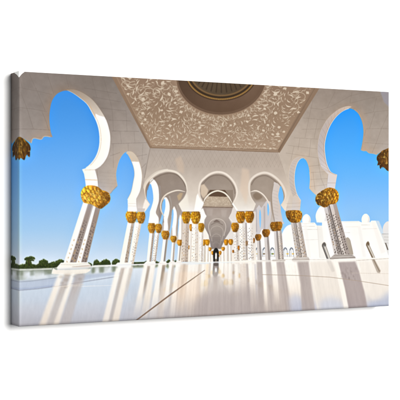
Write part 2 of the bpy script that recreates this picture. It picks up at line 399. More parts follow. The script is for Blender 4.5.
def capital(lobes, c0=(210, 146, 40), sun=-1, n=1.0):
    """gilded palm-leaf capital; each lobe: cx, top, bottom, half width"""
    for (cx, y0, y1, hw) in lobes:
        h = y1 - y0
        body = crv([(cx - hw*.70, y0), (cx - hw*.98, y0 + h*.24), (cx - hw*1.0, y0 + h*.48), (cx - hw*.80, y0 + h*.74), (cx - hw*.52, y0 + h*.97), (cx, y1 + h*.03),
                  (cx + hw*.52, y0 + h*.97), (cx + hw*.80, y0 + h*.74), (cx + hw*1.0, y0 + h*.48), (cx + hw*.98, y0 + h*.24), (cx + hw*.70, y0)])
        poly(body, noisy(c0, amp=14))
        poly(crv([(cx + sun*-hw*.35, y0 + h*.06), (cx + sun*-hw*.98, y0 + h*.35), (cx + sun*-hw*.78, y0 + h*.8), (cx + sun*-hw*.2, y1 - h*.02)], closed=True),
             np.array(c0) * .62, .6, min(hw * .2, .7))
        ell(cx + sun*hw*.35, y0 + h*.46, hw*.4, h*.3, np.clip(np.array(c0) * 1.2 + 14, 0, 255), .6, min(hw * .2, .7))
        poly([(cx - hw*.62, y1 - h*.16), (cx + hw*.62, y1 - h*.16), (cx + hw*.5, y1 + h*.02), (cx - hw*.5, y1 + h*.02)], np.array(c0) * .55, .5, min(hw*.1, .3))
        if hw > 3:
            keep_sl, keep_m = mask(body); big = (slice(max(keep_sl[0].start - 60, 0), keep_sl[0].stop + 60), slice(max(keep_sl[1].start - 60, 0), keep_sl[1].stop + 60))
            before = img[big].copy(); scales(cx - hw, cx + hw, y0 + h*.04, y1 - h*.08, 4, 4, c0, 0, sun, int(cx), .55)
            inner = img[keep_sl].copy(); img[big] = before; img[keep_sl] = np.where(keep_m[..., None], inner, img[keep_sl])
        for i in range(int((46 if hw <= 3 else 18) * n)):
            a_ = rnd.uniform(-1, 1); b_ = rnd.uniform(.04, .96)
            x, y = cx + a_ * hw * .88 * (1 - .3 * max(b_ - .5, 0)), y0 + b_ * h
            lit = rnd.random() < (.55 + .2 * a_ * sun)
            c = (np.array((255, 222, 120.)) if lit else np.array((112, 68, 12.))) * (c0[0] / 206.)
            k = hw * rnd.uniform(.07, .14)
            line(crv([(x - k, y + k*.5), (x, y - k*.9), (x + k*1.1, y + k*.4)], 3), k * .9, np.clip(c, 0, 255), .5, .04)
        line(crv([(cx - hw*.55, y0 + .15), (cx, y0 + .5), (cx + hw*.55, y0 + .15)]), .35, np.array(c0) * .5, .6)

# inner rows, far to near
for (x, y0, y1, hw) in ((209.9, 247.4, 251, 1.7), (212.5, 251, 254.8, 1.2), (223.2, 247, 250.7, 1.8), (220.2, 251, 254.8, 1.3), (214, 255, 257, .7), (218.9, 255, 257, .7)):
    shaft(x - hw*.7, x + hw*.5, y1, x - hw*.5, x + hw*.7, 262, split=.6, cr=(205, 194, 182))
    capital([(x, y0, y1, hw)], n=.25)
for (a, b) in ((202.5, 205), (206.4, 208.8)): shaft(a, b, 245.5, a - .4, b - .4, 262, cr=(206, 194, 180), split=.6)
for (a, b) in ((225.4, 227.6), (229, 231.4)): shaft(a, b, 245, a + .3, b + .3, 262, cr=(206, 194, 184), split=.6)
capital([(203.6, 239.5, 245.6, 2.3), (207.4, 239.5, 245.4, 2.3)], (214, 150, 26), n=.5)
capital([(226.2, 239.4, 245.2, 2.3), (230.8, 239.2, 244.9, 2.3)], (204, 140, 28), n=.5)
line([(205.5, 246), (205.2, 262)], .5, (170, 156, 142), .6); line([(228.3, 245), (228.6, 262)], .5, (170, 156, 142), .6)
shaft(199.4, 203.4, 232, 198.6, 202.8, 262, dots=8, ds=.35, cr=(214, 204, 194), split=.6)
capital([(201.1, 223.2, 232, 3.2)], (214, 152, 28), n=.7)
for (x, y0, y1, hw) in ((188.8, 245.4, 249.2, 1.5),): capital([(x, y0, y1, hw)], n=.3)
# dark doorway at the end
poly(crv([(213.4, 262.4), (213.2, 255), (213.5, 250.5), (216, 247.9), (218.5, 250.5), (218.8, 255), (218.6, 262.4)]), (30, 30, 28))
poly([(215, 262), (215, 253.5), (216.1, 252), (217.2, 253.5), (217.2, 262)], (128, 118, 104), .9, .06)
poly([(215.1, 259), (215.2, 254), (216.1, 252.6), (216.9, 254), (216.9, 259)], (250, 250, 245), .95, .08)

# ---- front wall with its three arches: face painted around the openings
def front_wall():
    C1i = crv([(149.9, 204.6), (146.6, 199.5), (145.0, 193), (146.2, 186), (150, 180.8), (156, 176.2), (162, 173.4), (169.5, 172.2), (177, 174), (183, 179.2), (186.3, 186), (186.3, 192), (183.7, 198), (178.5, 204)])
    C2i = crv([(203.9, 203.2), (200.6, 196.5), (199.7, 190), (201.6, 183), (206.7, 178), (212, 175), (218, 174.1), (224.7, 175.5), (230.7, 180.2), (234.9, 187), (236, 194.5), (232.4, 203.5)])
    C3i = crv([(255.9, 204), (251.2, 197.5), (249.6, 190), (250.6, 183.4), (254.5, 178), (260.5, 175), (266.5, 174.7), (272.5, 177.4), (278.5, 182.4), (282.4, 188.5), (284.6, 195), (284, 200), (280.7, 205)])
    outline = ([(148.0, 146), (280.5, 149.8), (281.5, 158), (285, 168), (288, 178), (289, 186), (290, 194), (287.5, 212), (284.6, 210.3)] + C3i[::-1] +
               [(253.4, 210.9), (236.6, 210.5)] + C2i[::-1] + [(200.4, 211.6), (182.2, 211.6)] + C1i[::-1] +
               [(146.8, 209.4), (144.4, 212.2), (140.6, 211.8), (137, 211), (136.2, 203), (141, 190), (142.6, 178)])
    poly(outline, wallF)
    return C1i, C2i, C3i
C1i, C2i, C3i = front_wall()
# faint diamond setting-out lines and light patches on the front wall
for k in range(34):
    x = 150 + k * 4
    line([(x, 150.5), (x + 9, 167.5)], .22, (150, 135, 124), .35)
    line([(x + 9, 150.5), (x, 167.5)], .22, (150, 135, 124), .35)
poly([(175, 159), (181, 156), (184, 165), (184, 174), (178, 171)], (206, 184, 164), .55, .9)
poly([(242, 168), (249, 170), (250, 186), (246, 205), (240, 190)], (222, 198, 176), .5, 1.1)
poly([(150, 178), (154, 170), (160, 166), (163, 168)], (200, 186, 172), .5, 1)
poly([(196.5, 196), (199.8, 190.6), (200.6, 197), (204, 203.4), (200.6, 211.3), (194, 211.4)], (255, 252, 245), .9, .3)
poly([(178.8, 204), (184, 198), (187, 193), (189, 205), (190, 211.4), (182.5, 211.4)], (240, 233, 220), .7, .7)
# reveals of the openings: thickness and the smaller arches behind
def rim(pts, w, c, a=1.0, dark=None):
    q = crv(pts); u = np.linspace(0, 1, len(q)); ww = float(np.ravel(w)[0]) * (.35 + .65 * np.clip(np.minimum(u, 1 - u) / .16, 0, 1))
    line(q, ww, c, a, .06)
    line([(x, y + .1) for x, y in q], ww * .35, tuple(min(v + 12, 255) for v in c), .6, .1)
    if dark: line(crv(dark), .5, (128, 112, 100), .6, .12)
rim([(149.4, 204), (145.8, 198.5), (144.3, 191), (146, 184), (150, 178.8), (156.3, 173.8), (162, 171.5), (168, 170.5), (176, 172.2), (182, 177.2), (186, 184), (187.2, 192)], 2.1, (222, 211, 198))
rim([(202.6, 201.6), (199.6, 196), (199, 190), (200.6, 182.6), (205.4, 177.4), (211, 173.6), (218, 172), (225, 173.6), (231, 178.4), (235.4, 185), (237, 192), (235.6, 199), (232.8, 203.4)], 2.0, (226, 214, 202))
rim([(254.6, 203), (250.6, 197), (249.2, 190), (249.9, 182), (254.2, 176.6), (260.3, 173.4), (266.4, 172.8), (272.6, 175.4), (278.6, 180.2), (283, 186.2), (285.6, 193), (285, 199), (281.6, 204.6)], 2.2, (220, 208, 196))
line(crv([(147.6, 190), (149, 184.6), (152, 180.6), (157, 177.2), (163, 174.6), (169.5, 173.4), (176.8, 175.2), (182.4, 180.4), (185.6, 187)]), .7, (120, 105, 94), .6, .2)
line(crv([(202.6, 184.6), (207, 179.4), (212, 176.2), (218, 175.2), (224.4, 176.6), (230, 181.2), (233.8, 187.6), (235, 194)]), .7, (122, 106, 95), .6, .2)
line(crv([(251.4, 185), (255, 179.2), (260.8, 176.2), (266.4, 175.9), (272, 178.8), (277, 183)]), .7, (122, 106, 95), .6, .2)
line(crv([(144.6, 197.5), (143, 191), (144.8, 183.2), (149, 177.6), (155.6, 172.4), (162, 170.1), (168, 169.2)]), .5, (236, 228, 216), .7)
poly([(200.6, 185.4), (204, 184), (208.4, 190), (207, 194.6), (203.4, 198.5), (200.6, 194)], (222, 202, 180), .8, .4)
poly([(177, 196), (180, 193), (183, 193), (181, 199), (178.6, 201)], (206, 178, 138), .6, .4)
# second row of arches
rim([(164.4, 217), (161.3, 211), (160.6, 205.4), (162.4, 199), (166.2, 194.6), (172.4, 191.6), (178.5, 190.4), (185.3, 191.8)], 1.3, (222, 210, 196))
rim([(203.4, 203), (205.4, 198.4), (210.5, 193.4), (217.3, 190.9), (224, 192.7), (228.6, 197), (232.2, 203)], 1.5, (228, 216, 202))
rim([(250.3, 192), (256, 190.8), (262, 193.7), (266.6, 199), (269.4, 205), (269.8, 212)], 1.3, (222, 210, 198))
poly(crv([(253, 195.4), (256, 192.6), (260, 194), (262.5, 197.4), (258, 200), (255, 199)], closed=True), (128, 108, 90), .6, .5)
line([(232.4, 203.4), (237.4, 210.6)], 1.6, (252, 246, 236), .9, .1)

# ---- left side wall (spandrels) with its two arches
Ai = crv([(52.6, 137.2), (50.6, 131), (49.4, 120), (49.8, 111), (52, 101), (56.6, 94.4), (62, 91.4), (67, 90.7), (72, 92.6), (79.5, 97.7), (87, 104.2), (92.2, 113), (96.2, 121), (98.8, 129.5), (99.8, 139.5), (98.9, 148.5), (96, 156.7), (91.5, 163.2), (86.6, 167.6), (82, 169.4)]) + [(84, 174), (84.8, 179), (85.6, 186.4)]
Ao = crv([(67, 89.3), (75, 89.6), (84, 93.4), (93, 100.2), (100.5, 109.8), (106.3, 120), (109.2, 129), (110.5, 137), (110, 147), (107.8, 156), (103.5, 163.3), (99, 167.3), (95, 169.6)]) + [(96.6, 175.5), (97.6, 180), (98.2, 187)]
Bo = crv([(117.4, 185.9), (116.3, 179), (116.2, 172), (118.2, 163.2), (121, 157), (124.5, 152.8), (128.2, 151.5), (132.6, 152.4), (137, 157.3), (140.2, 165), (142, 174), (141.8, 181), (140, 191), (136.2, 199)]) + [(136.4, 204), (137.2, 211.4)]
Bi = crv([(117.4, 185.9), (116.8, 178), (117.6, 168), (120.6, 159), (125.7, 153.3), (129.5, 157.3), (133.2, 166.2), (134.4, 174), (133.2, 182), (131, 192), (127.2, 199.8)]) + [(127.8, 205), (127.8, 211)]
wl = ([(10, 60), (112.5, 70), (112.5, 77.5), (150.3, 147.8), (145.2, 176), (143.6, 186), (141, 200), (137.6, 211.4), (136.6, 211.4)] + Bo[::-1] + [(113, 190), (110, 194), (104, 192), (96, 189), (85.6, 186.6)] + Ai[::-1][1:] +
      crv([(50.5, 137), (46.5, 136.3), (43.6, 136.8), (41.4, 139.3), (38, 138.9), (35, 138.2), (32.6, 139), (31.2, 143.2)]) + [(26, 140), (18, 136), (10, 136)])
poly(wl, wallL)
line(crv([(50.5, 137), (46.5, 136.3), (43.6, 136.8), (41.4, 139.3), (38, 138.9), (35, 138.2), (32.6, 139), (31.2, 143.2)]), .8, (200, 184, 168), .8)
jt = (104, 92, 86)
for q in ([(19, 87.7), (34, 90.6), (52, 94.7)], [(19, 107.6), (32, 109), (47, 111.8)], [(19, 129), (35, 129.2), (50.4, 130.2)], [(29.5, 74), (37.7, 92.3), (45.4, 111)], [(20.8, 92), (27, 108.4), (33.4, 128.8)],
          [(47, 73), (52, 88), (54, 94)], [(42, 111.5), (46, 121), (48.6, 130)], [(66, 75.5), (69, 87)], [(19, 73.5), (22.5, 88)]):
    line(q, .42, jt, .4, .08); line([(x + .4, y + .35) for x, y in q], .3, (168, 156, 146), .3)
for y0, y1, x0, x1 in ((120, 121, 109, 131), (131, 131.5, 111.5, 139), (143.8, 142.6, 111.4, 147), (156, 152.5, 110, 120), (156.5, 154.5, 136, 147), (168, 163.5, 141.5, 146), (108, 111, 101, 126), (97, 102, 93, 121), (88, 93.5, 84, 117)):
    line([(x0, y0), (x1, y1)], .35, jt, .38, .06)
for q in ([(92, 78), (97, 98)], [(104, 80), (112, 108), (113.5, 131)], [(126, 110), (127, 131)], [(120, 131.3), (121.5, 143.3)], [(134, 131.4), (135, 143)], [(113, 144), (113.4, 168)], [(128, 143), (128.4, 151)], [(143, 143), (142, 160)]):
    line(q, .3, jt, .3, .06)
line([(150.2, 148), (147, 164), (144.4, 178)], .6, (128, 114, 104), .5, .15)
# reveals, lit
revA = Ao + [p for p in Ai[::-1] if not (p[0] < 66.5)]
poly(revA, noisy(ramp([(88, (150, 138, 128)), (104, (186, 175, 164)), (113, (206, 196, 186)), (124, (236, 231, 224))]), amp=4))
poly([(95.5, 113.6), (99, 115.5), (104.6, 117), (107, 121)] + [p for p in Ao if p[1] > 121] + [p for p in Ai[::-1] if p[1] > 119 and p[0] > 66] + [(95.4, 117)], white)
line([p for p in Ai if p[0] > 68 and p[1] < 168 and p[1] > 90.8][::1], [.25, 1.1], (250, 247, 240), .85)
line([(p[0] + 1.3, p[1] - .3) for p in Ai if p[0] > 84 and 103 < p[1] < 166], .35, (196, 166, 128), .65)
line([(p[0], p[1]) for p in Ao if p[1] < 166], .4, (128, 108, 90), .45)
line([(84.6, 170), (95, 169.8)], .35, (205, 176, 138), .7)
line([(84.4, 179.6), (97.6, 180.2)], .8, (224, 196, 158), .7, .1)
line([(97.2, 170), (97.6, 176), (98.2, 181), (98.6, 187)], .5, (150, 134, 120), .5, .1)
poly([(85.6, 182), (97.8, 182.6), (98.2, 187), (85.4, 186)], (255, 252, 246))
for k in range(5):
    line([(99 + k*.4, 172 + k*3.6), (116, 173.6 + k*3.4)], .25, (150, 138, 130), .3)
line(crv([(117.2, 186.2), (113.2, 190.2), (110.2, 194)]), .6, (150, 130, 112), .5)
revB = Bo[40:] + Bi[::-1][:66]
revB = [p for p in Bo if p[0] > 127.6 or p[1] > 200] + [p for p in Bi[::-1] if p[0] >= 125.6]
poly(revB, white)
poly([p for p in revB if p[1] < 162] , (196, 182, 166), .85, .2)
line([p for p in Bo if p[1] < 186], .5, (206, 186, 162), .5)
line([p for p in Bi if p[0] > 126 and p[1] < 199], .35, (200, 176, 144), .6)
poly([(136.4, 199), (140, 191.4), (142.2, 184), (144, 190), (145.5, 198), (150, 204.4), (146.6, 209), (144.6, 212), (137.4, 211.6)], noisy(ramp([(184, (178, 166, 156)), (200, (200, 190, 182)), (212, (226, 218, 210))]), amp=5))
poly([(145.4, 198.6), (149.8, 204.4), (146.6, 209), (144.6, 212), (142, 211.4), (143.6, 204)], (246, 240, 232), .9, .3)
for y in (203.5, 206): line([(128, y), (136.6, y + .2)], .3, (214, 200, 184), .7)
poly([(127.6, 200), (127.8, 211), (113, 212), (110, 200), (117.4, 186)], sky)   # open sky under the cusp
poly([(85.8, 186.6), (84.9, 179), (83.9, 174), (82, 169.4), (78, 170), (78, 190)], sky)

# ---- right side wall with its two arches
Ri = crv([(337.2, 175), (332.6, 173.2), (329.7, 170.4), (326.4, 162), (324.6, 148), (326, 137), (329.7, 126.6), (335, 118.2), (341, 112.4), (347, 109.2), (351.6, 108.8), (357.5, 112.6), (361.8, 121), (363.4, 130), (363, 139), (361, 150)])
Ro = crv([(328.2, 174.4), (323.4, 169.4), (320.4, 164.6), (317.8, 152), (318.5, 140), (321.5, 129.5), (327.5, 119.2), (334.6, 112.4), (341, 108.3), (348.3, 106.3), (354.5, 108.3), (359.7, 113.6), (364.2, 122.6), (364.7, 133), (363.6, 142), (362.2, 149.8)])
Qi = crv([(300.9, 200.6), (296.8, 193.5), (294.6, 183), (294.9, 172), (297.2, 163.4), (300.4, 159), (303, 158.3), (306, 160.3), (308.8, 167.5), (310, 178), (309.4, 188.6)])
Qo = crv([(293, 197), (290.2, 188), (288.8, 178), (289.6, 169), (292, 162), (295.4, 158.4), (299.7, 157), (304.3, 158.4), (308.9, 165), (310.3, 174), (310, 184), (309.4, 188.6)])
wr = ([(277.4, 150.8), (312, 89), (320, 80), (400, 80), (400, 150), (389, 151), (383.5, 150.5), (380, 152.6), (376.5, 155)] + crv([(376.4, 154.6), (373, 153.6), (369, 153), (366.4, 151), (363.5, 150.9), (361, 150)]) + Ri[::-1][1:] +
      [(335.8, 183), (335, 189), (323, 190.5), (316.2, 195.4), (312.4, 192)] + Qi[::-1] + [(301, 200.6), (300, 210.4), (285.6, 211), (287, 205), (290, 194), (288, 184), (285.5, 175), (281.5, 162)])
poly(wr, wallR)
line(crv([(376.4, 154.6), (373, 153.6), (369, 153), (366.4, 151), (363.5, 150.9), (361, 150)]), .7, (190, 172, 156), .7)
jr = (112, 96, 84)
for q in ([(350, 103.4), (365, 99.4), (389, 94)], [(364, 113.8), (374, 112), (389, 110.2)], [(366, 128.9), (389, 128.6)], [(364.6, 142.6), (375, 143.4), (389, 144.4)], [(376.6, 97.5), (373.4, 112)], [(375, 112), (369.6, 128.6)], [(389, 112), (381.5, 128.6), (376, 143.6), (372, 153)],
          [(366, 129), (364.6, 136)], [(321, 110), (332, 106), (350, 96), (366, 92)], [(352, 92), (350, 103)], [(335, 92), (327, 108)], [(303, 118), (311, 118.6), (326, 120)], [(301.5, 129.4), (320.6, 129)], [(294, 137.8), (317.8, 139.2)], [(288, 145.4), (317.4, 149)],
          [(286, 153), (318, 158)], [(309, 166.4), (320.6, 165)], [(310.6, 172.6), (325, 171.8)], [(310.4, 179.6), (327.6, 178.6)], [(310, 186.6), (328, 184.6)], [(310, 108), (322, 109.4)],
          [(313, 100), (309, 118), (305, 138)], [(318, 119), (314, 139)], [(311, 139), (309, 157)], [(300, 138), (298, 150)], [(294, 146), (291, 160)], [(318, 158), (319, 166), (321, 178), (325, 188)], [(313, 172), (315, 190)]):
    line(q, .34, jr, .27, .1)
poly([(379, 88), (391, 88), (391, 109), (384, 102)], (150, 146, 156), .75, .5)
revR = [p for p in Ro if p[0] < 352] + [p for p in Ri[::-1] if p[0] < 349]
poly(revR, noisy(ramp([(105, (190, 178, 170)), (125, (184, 174, 170)), (150, (188, 180, 180)), (172, (212, 206, 206))]), amp=4))
poly([(337.2, 175), (330.5, 173), (328, 175), (327.2, 182.5), (326.6, 189), (335, 188.6), (335.8, 183)], (214, 208, 208))
for k in range(22):
    u = int(6 + k * 3.9)
    if u < len(Ro) and u < len(Ri):
        a, b = Ro[u], Ri[min(u, len(Ri)-1)]
        if a[0] < 345: line([a, b], .25, (150, 140, 138), .5)
line([p for p in Ri if p[0] < 349], .7, (222, 214, 208), .7); line([(p[0] - .9, p[1]) for p in Ri if p[0] < 345], .3, (160, 134, 112), .6)
line([p for p in Ro if p[0] < 352], .4, (206, 190, 176), .5)
line(crv([(354.5, 109.4), (359.2, 114), (363.6, 122.8), (364, 133), (363, 142), (361.6, 149.6)]), 1.1, (170, 154, 140), .8)
line([(327.6, 183), (335.6, 183)], .5, (160, 140, 120), .5); line([(328, 175), (327.2, 182.4), (326.8, 189)], .35, (170, 150, 134), .6)
revQ = [p for p in Qo if p[0] < 304] + [p for p in Qi[::-1] if p[0] < 303.5]
poly(revQ, noisy((196, 187, 181), amp=4))
poly([(293, 197), (296.8, 193.5), (300.9, 200.6), (300, 210.4), (291.5, 210.6)], (208, 198, 190))
for k in range(24):
    u = int(4 + k * 3)
    if u < len(Qo) and u < len(Qi) and Qo[u][0] < 302: line([Qo[u], Qi[u]], .25, (168, 158, 152), .6)
line([p for p in Qi if p[0] < 303], .5, (226, 218, 210), .8); line([p for p in Qo if p[0] < 306], .45, (214, 198, 182), .6)
for y in (203, 206.6): line([(286.4, y + .6), (300.6, y)], .3, (168, 150, 134), .5)
line([(309.6, 172), (310.2, 180), (309.6, 188.4)], .6, (214, 196, 178), .7)

# ---- carved ceiling panel and the dome opening
poly([(111.6, 60), (111.8, 77), (149.9, 148.1), (279.8, 152.6), (319.6, 88), (331, 60)], noisy((142, 118, 98), amp=5))
panel = [(116, 60), (116, 78), (151.2, 145.6), (277.8, 149.9), (313, 88), (322, 60)]
poly(panel, noisy(ramp([(80, (146, 121, 101)), (120, (154, 129, 107)), (148, (168, 143, 121))]), amp=7))
def in_panel(x, y):
    f = (y - 78) / (145.4 - 78)
    l = 117.5 + f * (151.4 - 117.5); r = 313 + (y - 88) / (149.9 - 88) * (277.8 - 313)
    b = 145.4 + (x - 151.4) / (277.8 - 151.4) * 4.5
    top = 71.6 + .0549 * (x - 19) - 1
    return l + .2 < x < r - .4 and y < b - .3 and y > top and ((x - 221) / 45.5) ** 2 + ((y - 77) / 39.5) ** 2 > 1
leaf = (198, 182, 162); leaf2 = (186, 167, 146)
rr = random.Random(11)
def persp(y): return .42 + .58 * (148 - y) / 70
taken = []
def spot(dmin, tries=60):
    for _ in range(tries):
        x, y = rr.uniform(119, 312), rr.uniform(76, 148.5)
        f = persp(y)
        if in_panel(x, y) and all(((x - a) ** 2 + ((y - b) * 1.25) ** 2) > (dmin * (f + c) / 2) ** 2 for a, b, c in taken):
            taken.append((x, y, f)); return x, y, f
    return None
def leaf_at(x, y, a, L, w, c, al):
    ca, sa = math.cos(a), math.sin(a) * .8; bend = rr.uniform(-.6, .6)
    pts = [(-1, 0), (-.4, 1), (.3, .9), (1, bend), (.2, -.5 + bend), (-.5, -.7)]
    pts = [(x + (u * L * ca - v * w * sa), y + (u * L * sa + v * w * ca)) for u, v in pts]
    if all(in_panel(*q) for q in pts): poly(crv(pts, 4, True), c, al, .08)
def crescent(x, y, a, L, w, c, al, bend=.7):
    ca, sa = math.cos(a), math.sin(a) * .82; up, dn = [], []
    for k in range(7):
        u = -1 + k / 3.0; m_ = bend * (1 - u*u) ; th_ = (1 - abs(u) ** 1.8) * (.6 + .4 * u)
        up.append((u * L, (m_ * L * .55 + th_ * w))); dn.append((u * L, (m_ * L * .55 - th_ * w * .5)))
    pts = [(x + u*ca - v*sa, y + u*sa + v*ca*.85) for u, v in up + dn[::-1]]
    if in_panel(x - L * ca, y - L * sa) and in_panel(x + L * ca, y + L * sa): poly(pts, c, al, .08)
DK = np.zeros((0, 3))
def fits(disks, gap):
    global DK
    for (x, y, q) in disks:
        if not in_panel(x, y): return False
        if len(DK) and (np.hypot(DK[:, 0] - x, (DK[:, 1] - y) * 1.15) < (DK[:, 2] + q) * gap).any(): return False
    DK = np.concatenate([DK, np.array(disks)]); return True
def pf(y): return .62 + .38 * (148 - y) / 70
def flow(x, y): return math.atan2(y - 60, x - 221) + 1.1 * math.sin(x * .19 + y * .11) + rr.uniform(-.5, .5)
for _ in range(150):                      # curling vine stems lie under everything
    x, y = rr.uniform(118, 312), rr.uniform(80, 146)
    if not in_panel(x, y): continue
    aa = flow(x, y); cv = rr.choice((-1, 1)) * rr.uniform(.10, .26); f = pf(y); pts = [(x, y)]
    for k in range(15):
        aa += cv * (1 + k * .1); x += math.cos(aa) * 1.5 * f; y += math.sin(aa) * 1.25 * f
        if not in_panel(x, y): break
        pts.append((x, y))
    if len(pts) > 5: line(crv(pts, 4), [1.05 * f, .6 * f], leaf2, .8, .06)
lv = (210, 194, 174)
for size, tries, kinds in ((4.9, 120, 'cc'), (3.6, 60, 'b'), (3.8, 500, 'c'), (2.9, 1200, 'ccccccb'), (2.1, 1500, 'c'), (1.4, 900, 'c'), (.8, 300, 'd')):
    for _ in range(tries):
        x, y = rr.uniform(115, 316), rr.uniform(75, 149.6)
        if not in_panel(x, y): continue
        f = pf(y); L = size * rr.uniform(.85, 1.12) * f; kd = rr.choice(kinds); aa = flow(x, y)
        if kd == 'c':
            ca, sa = math.cos(aa), math.sin(aa) * .82; w_ = L * rr.uniform(.36, .52); bd = rr.choice((-1, 1)) * rr.uniform(.35, 1.0)
            q = w_ * .8
            if fits([(x - L*.75*ca, y - L*.75*sa, q*.6), (x, y, q), (x + L*.75*ca, y + L*.75*sa, q*.8)], 1.15):
                crescent(x, y, aa, L, w_, lv if size > 1.6 else leaf, .85 if size > 1.6 else .7, bd)
        elif kd == 'b':
            R_ = L * .72
            if fits([(x, y, R_)], 1.05):
                a0 = rr.uniform(0, 6); fl_ = []
                for k in range(8):
                    q2 = R_ * ((1.0 if k % 2 == 0 else .74) * rr.uniform(.72, 1.22)); fl_.append((x + q2 * math.cos(a0 + k * math.pi / 4), y + .8 * q2 * math.sin(a0 + k * math.pi / 4)))
                poly(crv(fl_, 4, True), lv, .88, .1)
        elif fits([(x, y, L * .5)], 1.0): ell(x, y, L * .55, L * .38, leaf, .7, .06, aa)
for k in range(26):                       # paired stems springing from the dome ring
    a = .25 + 2.65 * k / 25; x = 221 + 45.8 * math.cos(a); y = 77 + 39 * math.sin(a)
    for sg in (-1, 1):
        pts = [(x, y)]; px, py, aa = x, y, a
        for j in range(6):
            aa += sg * .28; px += math.cos(aa) * 1.7; py += math.sin(aa) * 1.5
            if not in_panel(px, py): break
            pts.append((px, py))
        if len(pts) > 2: line(crv(pts, 5), [.65, .3], leaf2, .7, .05)
    leaf_at(x + math.cos(a) * 3.2, y + math.sin(a) * 3, a + rr.uniform(-.3, .3), 1.7, .7, leaf, .8)
for k in range(58):                       # border of small scrolls along the far edge
    x = 153.5 + k * 2.13; y = 144.4 + (x - 151.4) * .0356; f = rr.uniform(.7, 1.15); sg = rr.choice((-1, 1))
    line(crv([(x, y), (x + .8*f, y - sg*1.1*f), (x + 1.8*f, y - .2), (x + 1.1, y + sg*.7*f)], 4), .5, leaf, .6, .05)
line([(151.8, 146.6), (278, 151.2)], .7, (186, 162, 140), .7); line([(116.2, 76), (151, 146.4)], .6, (172, 148, 126), .5, .1)
line([(278.6, 150.8), (315.6, 87)], .6, (112, 92, 76), .5, .15)
th = np.linspace(0, 2*math.pi, 90, endpoint=False)
E = lambda cx, cy, rx, ry: np.stack([cx + rx*np.cos(th), cy + ry*np.sin(th)], 1)
poly(E(221, 77.5, 44.6, 37.2), noisy((112, 88, 70), amp=4), 1, .06)
poly(E(221, 76.4, 43, 36), noisy(mix2(ramp([(80, (84, 63, 47)), (114, (98, 75, 58))]), ramp([(80, (112, 88, 70)), (114, (104, 80, 62))]), 190, 250), amp=4))
poly(E(221.2, 74, 36, 27), (74, 54, 38)); poly(E(221.2, 73, 35.4, 27), (128, 96, 54)); poly(E(221.2, 72.4, 34, 26), (62, 46, 30)); poly(E(221.4, 72, 32, 24.4), (112, 86, 56)); poly(E(221.4, 71, 30.6, 23.8), noisy((84, 68, 50), amp=6))
for k in range(17):
    a = math.pi * (k + .5) / 17
    line([(221.4 + 29 * math.cos(a), 71 + 22 * math.sin(a)), (221.4 + 21 * math.cos(a), 68 + 12 * math.sin(a))], [1.5, .9], (62, 48, 34), .75, .1)
for k in range(60):
    a = math.pi * (k + .5) / 60; ell(221.2 + 34.7 * math.cos(a), 73 + 26.4 * math.sin(a), .35, .3, (186, 146, 84), .7)
poly(E(221.4, 66, 19, 16), (70, 56, 42), .8, .3)

# ---------------------------------------------------------------- columns and capitals, far to near
# left row
shaft(178.3, 181.1, 245, 176.9, 179.6, 263, split=.6)
capital([(179.7, 239.8, 245.6, 2.7)], n=.6)
shaft(172, 175, 242, 170.2, 173.6, 264, split=.6)
capital([(173.5, 235.9, 242.2, 3.1)], n=.7)
shaft(163.1, 167.8, 239, 160.2, 165, 264, split=.62, cr=(150, 142, 134))
capital([(165.4, 230.8, 239.3, 4.0)], n=.9)
shaft(149.4, 154.6, 232.5, 146.4, 151, 264, split=.6, dots=10, ds=.4, inl=(.72, .9))
shaft(155.1, 159.6, 232.5, 151.6, 155.4, 264, split=.66, dots=16, ds=.45, cr=(200, 188, 176))
capital([(151.7, 223.2, 232.9, 3.9), (158.6, 223.9, 232.8, 3.2)], n=1)
shaft(127.6, 134.4, 222.3, 119.3, 127.6, 264, split=.6, dots=22, ds=.62, inl=(.66, .78, .9), cr=(186, 172, 158))
shaft(134.7, 141.8, 222.3, 128.2, 133.6, 264, split=.62, dots=32, ds=.5, inl=(.45, .7, .88), cr=(224, 214, 202))
capital([(131.4, 211, 222.8, 5.7), (140.9, 211.4, 223.2, 4.3)], n=1.3)
poly([(127.6, 208), (137, 208.4), (137.2, 211.8), (127.6, 211.6)], (255, 252, 246)); poly([(137, 208.2), (145.2, 208.6), (144.2, 212), (137.2, 212)], (206, 196, 188), .9)
# bases, left row
for (x0, x1, y) in ((113.4, 132.6, 262.6), (143.2, 156, 261.6), (158.4, 166.6, 261.4), (169, 175, 261.2), (175.4, 181.5, 261)):
    hh = (x1 - x0) * .22
    poly([(x0 + hh, y), (x1 - hh*.4, y), (x1 + .3, y + hh), (x1 + .3, y + hh*1.9), (x0 - .5, y + hh*1.9), (x0, y + hh)], noisy((253, 249, 242), amp=3))
    line([(x0 + .5, y + hh), (x1, y + hh)], .3, (214, 200, 184), .7)
